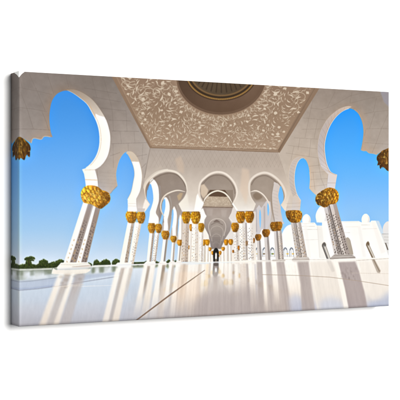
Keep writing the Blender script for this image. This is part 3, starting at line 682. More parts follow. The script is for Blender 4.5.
# near left column
def pairA():
    for (t0, t1, b0, b1, cc, rr_) in ((83.2, 88.7, 63.4, 69.6, (254, 251, 245), 0), (88.7, 93.4, 69.6, 75.8, (164, 151, 144), 1), (93.4, 97, 75.8, 80.9, (253, 249, 242), 0), (97, 101.4, 80.9, 86.6, (160, 146, 138), 1)):
        poly([(t0, 202), (t1, 203 + rr_), (b1, 263.4), (b0, 263.4)], noisy(cc, amp=5), 1, .05)
    line([(93.5, 204), (75.9, 263)], .5, (128, 112, 104), .7, .06); line([(88.8, 204), (69.7, 263)], .4, (206, 196, 188), .6, .06)
    for ci, (t, b, g) in enumerate(((90.1, 71.2, 1), (92.0, 73.9, 1), (98.4, 82.6, 1), (100.2, 85.0, 1), (86, 66.6, .5), (95.2, 78.4, .5))):
        u = .3 + (ci % 2) * .022 if g == 1 else .62
        while u < .99:
            x = t + (b - t) * u; y = 203 + 60 * u; k = (.95 + .6 * u) * rnd.uniform(.8, 1.3) * (1 if g == 1 else .9)
            c = (100, 86, 80) if g == 1 and rnd.random() < .8 else (196, 164, 116)
            sg = 1 if rnd.random() < .5 else -1
            poly([(x - k*.55, y + sg*k*.2), (x + sg*k*.1, y - k*.8), (x + k*.55, y - sg*k*.2), (x - sg*k*.1, y + k*.8)], c, .68 * min(1, (u - .2) * 4) if g == 1 else .6, .08)
            u += rnd.uniform(.036, .052) if g == 1 else rnd.uniform(.06, .09)
pairA()
poly([(61, 262.6), (87, 262.2), (90.8, 264.8), (90.8, 270.2), (84, 272.2), (69.8, 274.6), (51.4, 273.6), (52.2, 267.8), (57, 267.2)], noisy((250, 244, 235), amp=4))
poly([(72, 266.4), (90.8, 264.8), (90.8, 270.2), (84, 272.4), (69.8, 274.6)], (216, 205, 195), .85, .12)
line([(53, 267.8), (72, 267.2), (90.6, 265)], .4, (196, 180, 164), .7); line([(52, 271.6), (70, 272.4), (90.4, 268)], .35, (206, 190, 176), .6)
line([(60.6, 264.6), (73, 264.9), (88, 263.4)], .35, (190, 176, 162), .6)
def goldA(pts, seed, lit=1.0, n=230, base=(216, 152, 50), right_dark=True, tilt=0.0, rows=5, per=6):
    poly(crv(pts, closed=True), noisy(tuple(np.array(base) * lit), amp=14))
    q = np.array(pts); x0, x1, y0, y1 = q[:, 0].min(), q[:, 0].max(), q[:, 1].min(), q[:, 1].max()
    r = mask(crv(pts, closed=True)); sl, m = r
    keep = img[sl].copy()
    g = random.Random(seed)
    scales(x0, x1, y0 + abs(tilt) * (x1 - x0) / 2 * .8, y1 - abs(tilt) * (x1 - x0) / 2 * .8, rows, per, np.array(base) * lit * 1.03, tilt, -1 if right_dark else 1, seed)
    for _ in range(n // 3):
        x, y = g.uniform(x0, x1), g.uniform(y0, y1); s = g.uniform(.5, 1.7) * (x1 - x0) / 26 + .2
        k = (x - x0) / (x1 - x0)
        bright = g.random() < (.62 - (.3 * k if right_dark else 0))
        c = (np.array((255, 222, 120.)) if bright else np.array((138, 88, 14.))) * (.75 + .25 * lit) * (1 if bright else lit)
        a = g.uniform(-.3, .8) + .4
        line(crv([(x - s*math.cos(a), y - s*math.sin(a)), (x + .3*s, y - .5*s), (x + s*math.cos(a), y + s*math.sin(a))], 3), s * .55, np.clip(c, 0, 255), .5, .06)
    big = (slice(max(sl[0].start - 60, 0), sl[0].stop + 60), slice(max(sl[1].start - 60, 0), sl[1].stop + 60))
    inside = img[sl].copy(); img[big] = outside[big]
    img[sl] = np.where(m[..., None], inside, outside[sl])
capA = [(85, 186.6), (81.6, 190.4), (80.8, 194), (81.4, 198), (83.2, 202), (87, 203.6), (91, 204.4), (96, 207), (100.8, 208.8), (104.6, 206.4), (108.6, 203), (110.2, 200), (110.2, 196), (108.4, 192.8), (105, 191), (101.8, 190), (97.6, 186.8), (91, 185.4)]
outside = img.copy(); goldA(capA, 3, tilt=.22)
poly([(100, 191), (108, 193), (110, 198), (105, 206), (101, 208), (103, 199)], (132, 86, 16), .35, .5)
# cut capital on the left border
capL = [(10, 139), (18.6, 136.8), (22.5, 138.2), (26, 140.8), (29.4, 144.4), (30.6, 148.5), (30, 152), (29.8, 156.6), (28.4, 156.8), (27.4, 154.6), (26, 156), (24.4, 160), (22.2, 159), (20.6, 158), (18.6, 160.2), (12, 161)]
outside = img.copy(); goldA(capL, 4, .7, 110, (168, 118, 34), rows=4, per=4)
for q in ([(24, 144), (23, 150), (24.4, 157)], [(27.6, 147), (27, 152), (28, 156)], [(20.6, 143), (20.2, 150), (21, 158)]):
    line(crv(q), .9, (70, 44, 12), .6, .15)

# centre piers: left pair and right pair
shaft(182.6, 189.4, 223, 181, 187.9, 262, cl=(222, 209, 196), cr=(196, 180, 166), split=.5, dots=54, ds=.62, dc=(116, 96, 84))
shaft(190, 192, 231, 189, 191, 262, split=.4, cr=(226, 214, 202)); capital([(191, 224.2, 231, 1.6)], n=.3)
shaft(191.8, 198.4, 223, 191.3, 197.8, 262, cl=(248, 243, 235), cr=(226, 216, 205), split=.55, dots=44, ds=.58, dc=(132, 112, 98))
capital([(186.2, 211.6, 223.2, 4.4), (195.6, 211.6, 223.6, 4.9)], (210, 146, 24), n=1.5)
line([(182.6, 212), (200, 212.2)], .5, (96, 64, 16), .5, .06)
shaft(233.4, 237.6, 231.5, 234.3, 239.6, 261, dots=26, ds=.5, cr=(208, 198, 190), cl=(240, 234, 228))
for (x, y0, y1, hw) in ((246.4, 240.8, 245.8, 1.7), (239, 245.7, 250.2, 1.4), (233.2, 250, 253, 1.0), (253.6, 238, 243, 1.3)): capital([(x, y0, y1, hw)], (180, 116, 26), n=.3)
capital([(235, 222.8, 231.9, 3.8)], (200, 134, 24), n=.9)
shaft(239.3, 245.2, 222.6, 239.8, 246.2, 260.6, cl=(246, 241, 234), cr=(226, 218, 210), split=.5, dots=46, ds=.58, dc=(110, 92, 80))
line([(246, 223), (247, 260)], 1.3, (150, 140, 136), .7, .12)
shaft(247, 252.6, 222.6, 248.4, 254.2, 260.6, cl=(252, 248, 242), cr=(230, 222, 214), split=.55, dots=46, ds=.58, dc=(110, 92, 80))
capital([(240.7, 211.4, 222.9, 4.7), (249.4, 211.2, 222.6, 4.6)], (198, 130, 18), n=1.5)
line([(236.4, 211.6), (253.6, 211.4)], .5, (96, 64, 16), .5, .06)
# right row
cs, cd = (216, 208, 203), (160, 151, 147)
shaft(256.7, 260.6, 240.4, 257.6, 262, 261, cl=cs, cr=cd, split=.55); capital([(258.3, 234.2, 240.5, 3.1)], (168, 112, 30), sun=1, n=.7)
shaft(264.2, 268.8, 236.6, 265.7, 270.6, 261, cl=cs, cr=cd, split=.55); capital([(266.1, 229.3, 236.9, 3.9)], (166, 110, 30), sun=1, n=.9)
shaft(273.8, 277.4, 230.6, 275.8, 279.8, 260.4, cl=cs, cr=cd, split=.6); shaft(277.6, 281.6, 230.4, 280, 284, 260.4, cl=(222, 212, 204), cr=(180, 170, 164), split=.5, dots=10, ds=.4)
line([(277.4, 231), (279.8, 260)], .5, (104, 94, 88), .8)
capital([(274.6, 222, 230.9, 4.3), (278.7, 221.7, 230.6, 3.7)], (176, 116, 26), sun=1, n=1)
shaft(290.8, 295.6, 222.4, 296.4, 301.6, 258, cl=(206, 198, 192), cr=(176, 166, 160), split=.5, dots=36, ds=.62, dc=(96, 84, 78))
shaft(296, 300.8, 222, 301.8, 307.4, 257.6, cl=(214, 204, 196), cr=(186, 174, 166), split=.5, dots=50, ds=.66, dc=(96, 82, 72))
line([(295.8, 222), (301.8, 258)], .6, (92, 80, 74), .8, .05)
outside = img.copy()
goldA([(286.4, 211), (285.8, 214), (287, 218), (290.4, 222), (294, 222.8), (298, 222.6), (300.6, 220.8), (302.2, 216.5), (301.8, 212.6), (299.5, 210.6), (293, 210.2)], 8, .86, 120, (190, 128, 30), False, 0, 4, 6)
line([(294.2, 211), (294.6, 222)], .9, (104, 64, 12), .6, .2)
# near right column
for (t0, t1, b0, b1, cc) in ((323, 326.4, 334.6, 338.2, (208, 200, 196)), (326.4, 328.8, 338.2, 342.4, (164, 154, 149)), (328.8, 332.6, 342.4, 346, (210, 200, 194)), (332.6, 336.2, 346, 350.6, (172, 160, 154))):
    poly([(t0, 203), (t1, 203), (b1, 256), (b0, 256)], noisy(cc, amp=5), 1, .08)
line([(328.9, 204), (342.4, 256)], .9, (84, 74, 70), .75, .08)
for ci, (t, b) in enumerate(((324.4, 336.2), (326.2, 338.6), (327.6, 340.6), (330.4, 343.9), (332.4, 346.2), (334.6, 349))):
    u = .2 + (ci % 2) * .022
    while u < .99:
        x = t + (b - t) * u; y = 204 + 52 * u; k = (.95 + .5 * u) * rnd.uniform(.8, 1.3); sg = 1 if rnd.random() < .5 else -1
        if rnd.random() > .1:
            poly([(x - k*.5, y + sg*k*.2), (x + sg*k*.1, y - k*.8), (x + k*.5, y - sg*k*.2), (x - sg*k*.1, y + k*.8)], (84, 74, 68) if rnd.random() < .82 else (150, 122, 90), .72, .08)
        u += rnd.uniform(.042, .056)
outside = img.copy()
goldA([(316.4, 195.4), (315.4, 199), (316, 202.2), (318, 205), (321, 206), (324, 207.4), (327.4, 206.8), (330, 204.6), (334.6, 203.9), (337.8, 201.2), (338.8, 197), (338.6, 193.4), (336.4, 190), (334, 188.5), (329, 187.6), (323.4, 189.8), (319, 193)], 9, .84, 170, (194, 132, 34), False, -.2, 5, 6)
for q in ([(327.6, 189), (326.4, 197), (327.2, 206)], [(320.4, 193), (319.6, 199), (321, 205)], [(333, 189.5), (333.4, 197), (332.4, 203)]):
    line(crv(q), 1.0, (104, 62, 12), .5, .25)
outside = img.copy()
goldA([(396, 148), (384, 150), (380.5, 152.5), (377.2, 156), (376.8, 159.5), (378, 162), (377.4, 165.4), (379.6, 165.2), (380.4, 168.9), (382.4, 166.8), (385, 168.4), (388, 171), (396, 172)], 12, .74, 110, (164, 112, 42), False, rows=4, per=4)
for x in (379.6, 382.4, 385.2, 388): line(crv([(x + 1, 153), (x, 160), (x + .4, 168)]), .8, (84, 54, 18), .55, .15)
# right-hand bases
poly([(334, 254.6), (352, 254.4), (355.4, 257), (356, 260.4), (333, 261.4), (329.6, 258.8)], noisy((190, 181, 175), amp=4))
line([(330, 258.6), (355.4, 257.4)], .5, (128, 116, 108), .8, .05); line([(334, 255.6), (352.4, 255.4)], .4, (120, 108, 100), .7)
poly([(294, 257.4), (308.4, 257), (309.6, 259.6), (309.8, 261.4), (291.6, 262), (292, 259.6)], (212, 204, 197))
line([(292, 259.5), (309.4, 259.2)], .35, (150, 138, 130), .7)
poly([(272.6, 259.6), (285, 259.4), (285.8, 262.2), (271.6, 262.4)], (214, 206, 198)); line([(272, 260.6), (285.4, 260.4)], .3, (160, 148, 140), .7)
poly([(256, 260), (271.5, 260), (271.5, 262.4), (256, 262.6)], (226, 220, 214), .9)

# ---------------------------------------------------------------- polished marble floor
fl = lambda x: 199.05 + .2722 * 1166 / (D1 + .4843 * tt(x))
fline = [(x, fl(x) - (1.0 if 95 < x < 260 else 0)) for x in np.linspace(10, 396, 60)]
# plane of the floor, then reflected tones along lines running to the zenith
floorc = mix2(mix2(ramp([(268, (232, 234, 238)), (285, (210, 218, 230)), (300, (205, 213, 226)), (312, (200, 203, 214)), (327, (182, 180, 188))]),
              ramp([(262, (250, 245, 237)), (275, (240, 233, 226)), (295, (206, 194, 187)), (318, (184, 171, 166))]), 120, 200),
              ramp([(258, (250, 246, 240)), (270, (245, 238, 230)), (290, (238, 230, 222)), (300, (220, 214, 212)), (308, (200, 198, 210))]), 285, 315)
fp = fline + [(396, 340), (10, 340)]
above = img.copy()
poly(fp, noisy(floorc, amp=3))
ZX, ZY = 229.0, -197.0
def ray(x, y, y2): return ZX + (x - ZX) * (y2 - ZY) / (y - ZY)
def streak(x0, x1, yt, yb, c, a=.8, soft=.8, flare=0.0, fade=True, ft=0):
    """band of reflected light or shade running down the floor from a column"""
    p = [(x0, yt), (x1, yt), (ray(x1, yt, yb) + flare, yb), (ray(x0, yt, yb) - flare, yb)]
    al = (lambda x, y: a * np.clip((yb - y) / (.5 * (yb - yt)), 0, 1)) if fade else (lambda x, y: a * (1 - .32 * np.clip((y - yt) / (yb - yt), 0, 1)))
    if not callable(c) and sum(c) > 690:
        c = ramp([(yt, (253, 249, 243)), (yt + (yb - yt) * .35, tuple(np.array(c) * .6 + np.array((253, 249, 243)) * .4)), (yb, tuple(np.array(c) * .7 + np.array((248, 222, 194)) * .3))])
    poly(p, c, al, soft, min(soft, 1.2))
# mirror band just below the bases: the picture above, flipped, softened and squeezed
yy, xx = np.mgrid[0:RH, 0:RW]
base_row = int((.2722 + .5) * K)
depth = 250
src = np.clip(base_row - (np.arange(depth) * 1.0).astype(int), 0, RH - 1)
refl = np.zeros((depth, RW, 3), np.float32)
zx, zy = P([(ZX, ZY)])[0]
cols = np.arange(RW)
for i in range(depth):
    r0 = base_row + i; r1 = src[i]
    xs = zx + (cols - zx) * (r1 - zy) / (r0 - zy)
    refl[i] = above[r1, np.clip(xs.astype(int), 0, RW - 1)]
refl = blur(refl, 3, 5, 2)
k = np.clip(1 - np.arange(depth) / depth, 0, 1)[:, None, None] ** 1.2 * .62
txr = TX[base_row:base_row + depth][..., None]
wgt = k * np.clip((txr - 10) / 1, 0, 1) * np.clip((320 - txr) / 16, .12, 1)
seg = img[base_row:base_row + depth]
seg[:] = seg * (1 - wgt) + np.clip(refl * .93 + 20, 0, 252) * wgt
del above, refl
warm, warm2, pale, grey = (252, 238, 220), (236, 216, 196), (250, 247, 242), (172, 160, 154)
# left: pool and its far edge
poly([(10, 270.4), (60, 269), (96, 267.2), (118, 266.4), (118, 274), (60, 281), (10, 283)], noisy((184, 192, 194), amp=12), .5, .5)
for (x0, x1, y) in ((24, 30, 275), (33, 46, 276), (52, 56, 273), (95, 99, 270), (104, 112, 270)):
    poly([(x0, y - 3), (x1, y - 3.5), (x1 + 2, y + 3), (x0 - 1, y + 4)], (234, 239, 246), .6, 1.1)
for (x0, x1, y) in ((14, 23, 273), (30, 34, 273), (44, 52, 272), (92, 95, 270.4), (99, 104, 270), (112, 117, 269)):
    poly([(x0, y - 2.4), (x1, y - 2.8), (x1, y + 2.2), (x0, y + 3)], (112, 122, 100), .5, .7)
poly([(10, 281.5), (30, 280.4), (62, 276.8), (120, 272), (120, 274.4), (92, 278.5), (55, 286.8), (19, 290.4), (10, 291)], (186, 197, 217), .75, .6)
line([(10, 282.6), (32, 281), (62, 277)], .6, (140, 148, 160), .6, .15)
line([(10, 290.8), (19, 290.4), (38, 288.8), (55, 286.4), (92, 280.5), (118, 276.4)], .8, (146, 150, 166), .7, .15)
line([(10, 289), (30, 288.6), (55, 285.4)], 1.6, (164, 176, 204), .5, .4)
line([(10, 270), (30, 269.7), (52, 268.9)], .9, (248, 248, 246), .9); line([(90, 267), (118, 265.8)], .8, (246, 246, 244), .9); line([(132, 265.2), (147, 264.4)], .7, (246, 244, 240), .9)
line([(60, 286.6), (78, 286.6), (120, 285)], .5, (240, 240, 242), .7, .1)
# near left column: two warm bands with shade between, long
poly([(69.8, 270), (90.6, 269), (90, 271), (86, 273.2), (70, 275), (51.4, 273.8), (53, 268), (56, 270)], noisy((247, 240, 230), amp=4), .9)
streak(58.2, 64, 274, 330, warm, .9, 1.0, .5, False); streak(64.5, 71, 274, 330, (206, 192, 180), .7, .8, 0, False)
streak(71, 74.8, 274, 330, (253, 240, 224), .9, .8, .8, False); streak(75.6, 85.5, 274, 330, (194, 182, 176), .65, .9, -.5, False)
for (x, y, w_, h_) in ((61, 277, 2.2, 1.6), (66, 280, 2.4, 1.8), (62, 283, 2, 1.2), (74, 276.5, 1.8, 1), (80, 279, 2.2, 1.4), (66, 287, 2, 1.4)):
    ell(x, y, w_, h_, (150, 134, 122), .22, .6)
line([(52, 287), (70, 286), (84, 284.6)], .4, (232, 222, 212), .8, .1)
# second left column
streak(116, 120.6, 268, 326, (254, 247, 238), .95, .7, .6, False); streak(121, 124.6, 268, 326, (196, 182, 170), .7, .6, 0, False)
streak(124.6, 129.6, 268, 326, warm, .9, .7, .6, False); streak(129.4, 133, 268, 300, (214, 202, 190), .5, .7)
# third to sixth
streak(143.6, 147.6, 266, 318, (254, 248, 240), .9, .7, 1.2, True); streak(147.4, 150.4, 266, 300, (172, 156, 142), .7, .4); streak(150.4, 155, 266, 322, warm, .8, .8, 1.4, True)
streak(158.4, 162.4, 265, 322, (254, 249, 242), .9, .6, 1.2); streak(162.4, 165.6, 265, 292, (160, 142, 124), .75, .4); streak(163.6, 168, 272, 326, warm2, .6, 1.1, 1.4)
streak(169.2, 172.4, 265, 312, pale, .9, .5, 1.0); streak(172.2, 175, 265, 300, (198, 184, 170), .6, .4)
streak(176, 179.4, 264, 320, pale, .85, .6, 1.2); streak(180.8, 188.2, 264, 318, (232, 214, 196), .7, .9, .5); streak(190.6, 198.4, 264, 318, (246, 232, 216), .7, 1.0, 0)
for (x, w_, c, a, yb) in ((184.5, 1.2, (196, 178, 162), .5, 300), (189.6, 1.0, (252, 244, 232), .7, 306), (199.6, 1.1, (206, 190, 176), .5, 300), (203.4, 1.6, (254, 246, 232), .8, 300), (207.4, 1.4, (250, 232, 206), .8, 298),
                          (210, 1.0, (196, 180, 166), .5, 290), (212, .8, (250, 240, 226), .6, 284), (216, 2.3, (120, 110, 104), .6, 272), (216, 1.8, (190, 176, 168), .5, 300), (221, 1.2, (250, 240, 226), .6, 286), (226.4, 1.3, (246, 234, 222), .6, 290),
                          (230, 1.6, (252, 240, 226), .75, 296), (233.4, 1, (190, 176, 168), .5, 290), (236.8, 1.6, (250, 238, 224), .5, 300), (242.8, 3, (226, 210, 198), .5, 306), (247, 1.0, (180, 166, 160), .5, 310), (251.6, 2.4, (252, 238, 222), .75, 312),
                          (255.2, .8, (200, 196, 204), .5, 300)):
    streak(x - w_, x + w_, 264 if x < 210 or x > 222 else 263, yb, c, a, .45, .3)
ell(216, 270, .9, 2.2, (238, 242, 248), .85, .15); ell(216, 264.6, 2.4, 1.6, (74, 68, 64), .6, .3)
streak(176, 200, 272, 314, (250, 222, 196), .35, 2.2, 3)
poly([(206, 292), (256, 286), (262, 318), (196, 322), (190, 306)], (176, 165, 164), .55, 4)
# right side
streak(256.6, 262, 262, 318, (178, 166, 162), .75, .6, .8, False); streak(262.4, 265.6, 262, 312, (252, 244, 234), .95, .6, 1.4)
streak(265.6, 271, 262, 318, (186, 174, 170), .7, .6, 1.6, False); streak(271.4, 276.4, 262, 306, (246, 236, 226), .9, .7, 1.2)
streak(276.4, 284, 262, 318, (182, 169, 165), .75, .6, 1.6, False); streak(285, 298, 262, 309, (247, 238, 228), .85, .9, -1.2)
poly([(289, 298), (296, 294), (306, 301), (307, 316), (291, 316)], (184, 194, 222), .5, 2.6)
poly([(297, 262), (308.6, 261.6), (311.5, 285), (316, 316), (302, 316), (300.6, 285)], (178, 165, 161), .8, .8)
poly([(309.5, 262), (333, 261.6), (341, 290), (347, 316), (318, 316), (313, 285)], (238, 229, 219), .7, .8)
poly([(320, 301), (330, 297), (342, 300), (346, 316), (320, 316)], (190, 200, 224), .5, 3.0)
poly([(338, 262.2), (356.6, 261.4), (360.4, 276), (364, 290), (369.4, 316), (349.6, 316), (344.6, 288)], (170, 156, 154), .85, .7)
poly([(334.4, 262.4), (338.2, 262.4), (344.6, 288), (349.4, 312), (345, 312), (339, 285)], (250, 244, 236), .85, .6)
for i in range(26):
    x, y = rnd.uniform(340, 356), rnd.uniform(264, 278); line([(x, y), (x + .6, y + rnd.uniform(1.4, 3.4))], .9, (132, 118, 114), .3, .5)
poly([(357.6, 261.6), (391, 260), (391, 291), (386, 300), (372, 300), (364, 288)], (242, 234, 225), .6, 1)
poly([(368, 303), (380, 299), (391, 290), (391, 316), (369, 316)], (176, 187, 214), .6, 2.8)
poly([(371.6, 259.4), (374.6, 259.2), (380.8, 270.8), (379.8, 273.4), (377.2, 272.6)], (176, 162, 148), .75, .3)
line([(373.6, 259.6), (379.6, 271.6)], 1.0, (134, 116, 96), .6, .2)
poly([(326.4, 260.6), (331, 260.4), (335, 271), (332, 272.4)], (206, 198, 191), .45, .6)
line([(356, 261), (360, 270)], 2.4, (250, 246, 240), .6, .5)
line([(356, 260.6), (391, 258.4)], .35, (176, 160, 146), .7); line([(284, 259.6), (334, 259.6)], .35, (196, 182, 168), .6)
line([(262, 274.6), (300, 275.6), (330, 277.2), (360, 281.2), (391, 286)], .55, (176, 158, 142), .75, .08)
line([(350, 273), (391, 273.8)], .3, (206, 192, 178), .7)
line([(196, 272), (230, 280), (262, 288)], .3, (206, 190, 180), .3, .1)
# dark inlaid line crossing the floor
poly([(134.0, 321.4), (136.2, 321.2), (170.6, 295.4), (205.2, 270.2), (204.8, 269.9), (169.6, 294.4)], (138, 112, 94), .95, .08)
line([(137.2, 321.6), (171, 295.8), (205, 270.6)], .35, (236, 220, 204), .5, .06)
# fine streaks of reflected light, all along lines to the zenith
ang = (TX - ZX) / (TY - ZY)
g1 = np.random.RandomState(21).uniform(-1, 1, 420); g2 = np.random.RandomState(22).uniform(-1, 1, 1400)
u = (ang + .6) / 1.2
st = np.interp(u, np.linspace(0, 1, 420), g1) * 4 + np.interp(u, np.linspace(0, 1, 1400), g2) * 1.8
k = np.clip((np.arange(RH) - base_row) / 60., 0, 1)[:, None] * np.clip((TX - 95) / 60, .25, 1) * np.clip((420 - TX) / 120, .3, 1)
img += (st * k)[..., None] * np.array((1.0, .97, .92), np.float32)
del ang, u, st, k
# dust and fine mottling over the floor
sl = (slice(base_row + 10, RH), slice(0, RW))
img[sl] += (fbm(10, 40, 9, 3)[sl] * 3.0)[..., None]
# the soft local contrast of the photograph's processing
b1 = blur(img[::4, ::4], 11, 11, 2)
b1 = np.repeat(np.repeat(b1, 4, 0), 4, 1)[:RH, :RW]
b1 = blur(b1, 3, 3, 1)
img = np.clip(img + .20 * np.clip(img - b1, -60, 60), 0, 255)
del b1
b2 = blur(img, 5, 5, 2); img = np.clip(img + .38 * (img - b2), 0, 255); del b2
# bottom border darkened; highlight of the left fold painted into the ink
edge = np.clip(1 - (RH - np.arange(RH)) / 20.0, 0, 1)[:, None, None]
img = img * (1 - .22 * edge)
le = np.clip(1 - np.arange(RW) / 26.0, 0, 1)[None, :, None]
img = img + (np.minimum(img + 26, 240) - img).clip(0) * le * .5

img = np.clip(img, 0, 255)
img = blur(img, 2, 2, 2)
img = img.reshape(RH // 2, 2, RW // 2, 2, 3).mean((1, 3))
grain = rng.normal(0, 1.3, img.shape[:2])[..., None]
img = np.clip(img + grain, 0, 255) / 255.0
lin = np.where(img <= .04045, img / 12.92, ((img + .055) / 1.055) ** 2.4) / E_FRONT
NH, NW = lin.shape[:2]

# ---------------------------------------------------------------- materials
def canvas_material(name, plain=None):
    m = bpy.data.materials.new(name); m.use_nodes = True
    nt = m.node_tree; b = nt.nodes["Principled BSDF"]
    b.inputs["Roughness"].default_value = .82
    b.inputs["Specular IOR Level"].default_value = .12
    tc = nt.nodes.new("ShaderNodeTexCoord")
    n = nt.nodes.new("ShaderNodeTexNoise"); n.inputs["Scale"].default_value = 900; n.inputs["Detail"].default_value = 2
    nt.links.new(tc.outputs["Object"], n.inputs["Vector"])
    mr = nt.nodes.new("ShaderNodeMapRange"); mr.inputs["To Min"].default_value = .97; mr.inputs["To Max"].default_value = 1.03
    nt.links.new(n.outputs["Fac"], mr.inputs["Value"])
    mx = nt.nodes.new("ShaderNodeMix"); mx.data_type = 'RGBA'; mx.blend_type = 'MULTIPLY'; mx.inputs["Factor"].default_value = 1
    if plain: mx.inputs["A"].default_value = (*plain, 1)
    else:
        at = nt.nodes.new("ShaderNodeAttribute"); at.attribute_name = "ink"
        nt.links.new(at.outputs["Color"], mx.inputs["A"])
    nt.links.new(mr.outputs["Result"], mx.inputs["B"])
    nt.links.new(mx.outputs["Result"], b.inputs["Base Color"])
    bp = nt.nodes.new("ShaderNodeBump"); bp.inputs["Strength"].default_value = .12; bp.inputs["Distance"].default_value = .0004
    nt.links.new(n.outputs["Fac"], bp.inputs["Height"]); nt.links.new(bp.outputs["Normal"], b.inputs["Normal"])
    return m
def plain_material(name, col, rough=.8, scale=40, amp=.03):
    m = bpy.data.materials.new(name); m.use_nodes = True
    nt = m.node_tree; b = nt.nodes["Principled BSDF"]; b.inputs["Roughness"].default_value = rough
    n = nt.nodes.new("ShaderNodeTexNoise"); n.inputs["Scale"].default_value = scale
    r = nt.nodes.new("ShaderNodeValToRGB")
    r.color_ramp.elements[0].color = (*[c * (1 - amp) for c in col], 1); r.color_ramp.elements[1].color = (*[min(c * (1 + amp), 1) for c in col], 1)
    nt.links.new(n.outputs["Fac"], r.inputs["Fac"]); nt.links.new(r.outputs["Color"], b.inputs["Base Color"])
    return m
M_print = canvas_material("printed_canvas"); M_bare = canvas_material("bare_canvas", (.82, .82, .80))
M_wall = plain_material("white_wall_paint", (.90, .90, .90), .9, 3, .004)
M_wood = plain_material("pine_wood", (.55, .38, .22), .7, 14, .2)

# ---------------------------------------------------------------- geometry
root = bpy.data.objects.new("canvas_print", None)
C.objects.link(root)
root.location = (0, 0, ZC)
root["label"] = "wide gallery-wrapped canvas print of a white marble arcade with gold capitals, on a white wall"
root["category"] = "canvas print"

def grid_mesh(name, pos, col, mat, parent):
    """pos (n, m, 3) points, col (n, m, 3) ink colours"""
    n, m = pos.shape[:2]
    me = bpy.data.meshes.new(name)
    me.vertices.add(n * m); me.vertices.foreach_set("co", pos.reshape(-1).astype(np.float32))
    i = np.arange(n * m).reshape(n, m)
    f = np.stack([i[:-1, :-1], i[1:, :-1], i[1:, 1:], i[:-1, 1:]], -1).reshape(-1)
    nf = (n - 1) * (m - 1)
    me.loops.add(nf * 4); me.loops.foreach_set("vertex_index", f.astype(np.int32))
    me.polygons.add(nf); me.polygons.foreach_set("loop_start", np.arange(0, nf * 4, 4, dtype=np.int32))
    me.polygons.foreach_set("use_smooth", np.ones(nf, bool))
    me.update(calc_edges=True)
    if col is not None:
        a = me.color_attributes.new("ink", 'FLOAT_COLOR', 'POINT')
        a.data.foreach_set("color", np.concatenate([col.reshape(-1, 3), np.ones((n * m, 1))], 1).reshape(-1).astype(np.float32))
    me.materials.append(mat)
    o = bpy.data.objects.new(name, me); C.objects.link(o); o.parent = parent
    return o

R_ = .0022                                    # rounding of the stretched edge
xs = (np.arange(NW) + .5) / NW * W; xs[0], xs[-1] = 0, W
zs = H / 2 - (np.arange(NH) + .5) / NH * H; zs[0], zs[-1] = H / 2, -H / 2
def drop(d): d = np.clip(d, 0, R_); return R_ - np.sqrt(np.maximum(R_**2 - (R_ - d)**2, 0))
XX, ZZ = np.meshgrid(xs, zs)
d = np.minimum(np.minimum(XX, W - XX), np.minimum(H/2 - ZZ, H/2 + ZZ))
YY = drop(d) * .999
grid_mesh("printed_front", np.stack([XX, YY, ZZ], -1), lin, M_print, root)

# wrapped sides: the picture mirrored round the edge
def wrap(name, vertical, pos_edge):
    ny = 40
    ys = R_ + np.linspace(0, 1, ny) * (T - R_)
    if vertical:                                # left or right side
        k = (np.clip((ys / T) * .62 * TR * NH, 0, NW - 1)).astype(int)
        cols_ = k if pos_edge == 0 else NW - 1 - k
        p = np.zeros((NH, ny, 3)); p[..., 0] = pos_edge; p[..., 1] = ys[None]; p[..., 2] = zs[:, None]
        c = lin[:, cols_]
        if pos_edge > 0: p, c = p[:, ::-1], c[:, ::-1]
        p, c = p[:, ::-1], c[:, ::-1]
    else:
        k = (np.clip((ys / T) * .62 * TR * NH, 0, NH - 1)).astype(int)
        rows = k if pos_edge > 0 else NH - 1 - k
        p = np.zeros((ny, NW, 3)); p[..., 0] = xs[None]; p[..., 1] = ys[:, None]; p[..., 2] = pos_edge
        c = lin[rows]
        if pos_edge > 0: p, c = p[::-1], c[::-1]
    return grid_mesh(name, p, c, M_print, root)
wrap("wrapped_side", True, 0.0); wrap("wrapped_side", True, W)
wrap("wrapped_side", False, H / 2); wrap("wrapped_side", False, -H / 2)

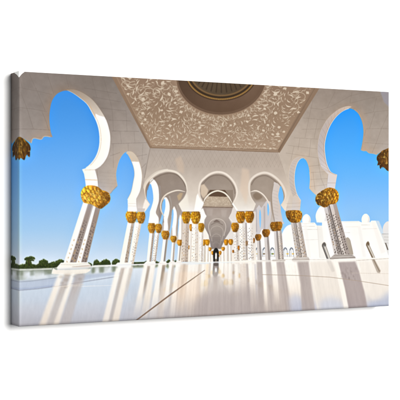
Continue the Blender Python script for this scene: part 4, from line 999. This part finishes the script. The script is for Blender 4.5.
# folded bare corner at the upper left
def mesh(name, v, f, mat, parent=None, smooth=False):
    me = bpy.data.meshes.new(name); me.from_pydata(v, [], f); me.update(); me.materials.append(mat)
    o = bpy.data.objects.new(name, me); C.objects.link(o); o.parent = parent
    return o
e = .0007; t_, s_ = .0125, .0120
v = [(-e, -e, H/2 + e), (t_, -e, H/2 + e), (t_ * .45, -e, H/2 - s_ * .42), (-e, -e, H/2 - s_), (-e, T * .62, H/2 + e), (-e, T * .22, H/2 - s_ * .5), (t_, T * .6, H/2 + e),
     (.0002, .0006, H/2 - .0002), (t_, .0006, H/2 - .0002), (.0004, .0006, H/2 - s_), (.0002, T * .62, H/2 - .0002)]
f = [(0, 3, 2, 1), (0, 4, 5, 3), (0, 1, 6, 4), (1, 2, 8), (2, 3, 9), (2, 9, 7, 8), (3, 5, 9), (5, 4, 10), (5, 10, 7, 9)]
cf = mesh("corner_fold", v, f, M_bare, root); cf["label"] = "bare white folded corner"

# pine stretcher bars behind the canvas
def bar(x0, x1, z0, z1):
    y0, y1 = .006, T - .0015; bz = .002
    v, f = [], []
    def ring(y, g): return [(x0+g, y, z0+g), (x1-g, y, z0+g), (x1-g, y, z1-g), (x0+g, y, z1-g)]
    rs = [ring(y0, bz), ring(y0 + bz, 0), ring(y1 - bz, 0), ring(y1, bz)]
    for r in rs: v += r
    for k in range(3):
        for j in range(4): f.append((k*4+j, k*4+(j+1) % 4, (k+1)*4+(j+1) % 4, (k+1)*4+j))
    f += [(3, 2, 1, 0), (12, 13, 14, 15)]
    return mesh("stretcher_bar", v, f, M_wood, root)
g = .003; bw_ = .038
bar(g, g + bw_, -H/2 + g, H/2 - g); bar(W - g - bw_, W - g, -H/2 + g, H/2 - g)
bar(g + bw_ + .001, W - g - bw_ - .001, H/2 - g - bw_, H/2 - g); bar(g + bw_ + .001, W - g - bw_ - .001, -H/2 + g, -H/2 + g + bw_)

# wall the canvas hangs on
wl_ = mesh("wall", [(-6, T, -2), (12, T, -2), (12, T, 6), (-6, T, 6), (-6, T + .12, -2), (12, T + .12, -2), (12, T + .12, 6), (-6, T + .12, 6)],
           [(0, 1, 2, 3), (5, 4, 7, 6), (4, 0, 3, 7), (1, 5, 6, 2), (3, 2, 6, 7), (4, 5, 1, 0)], M_wall)
wl_["kind"] = "structure"
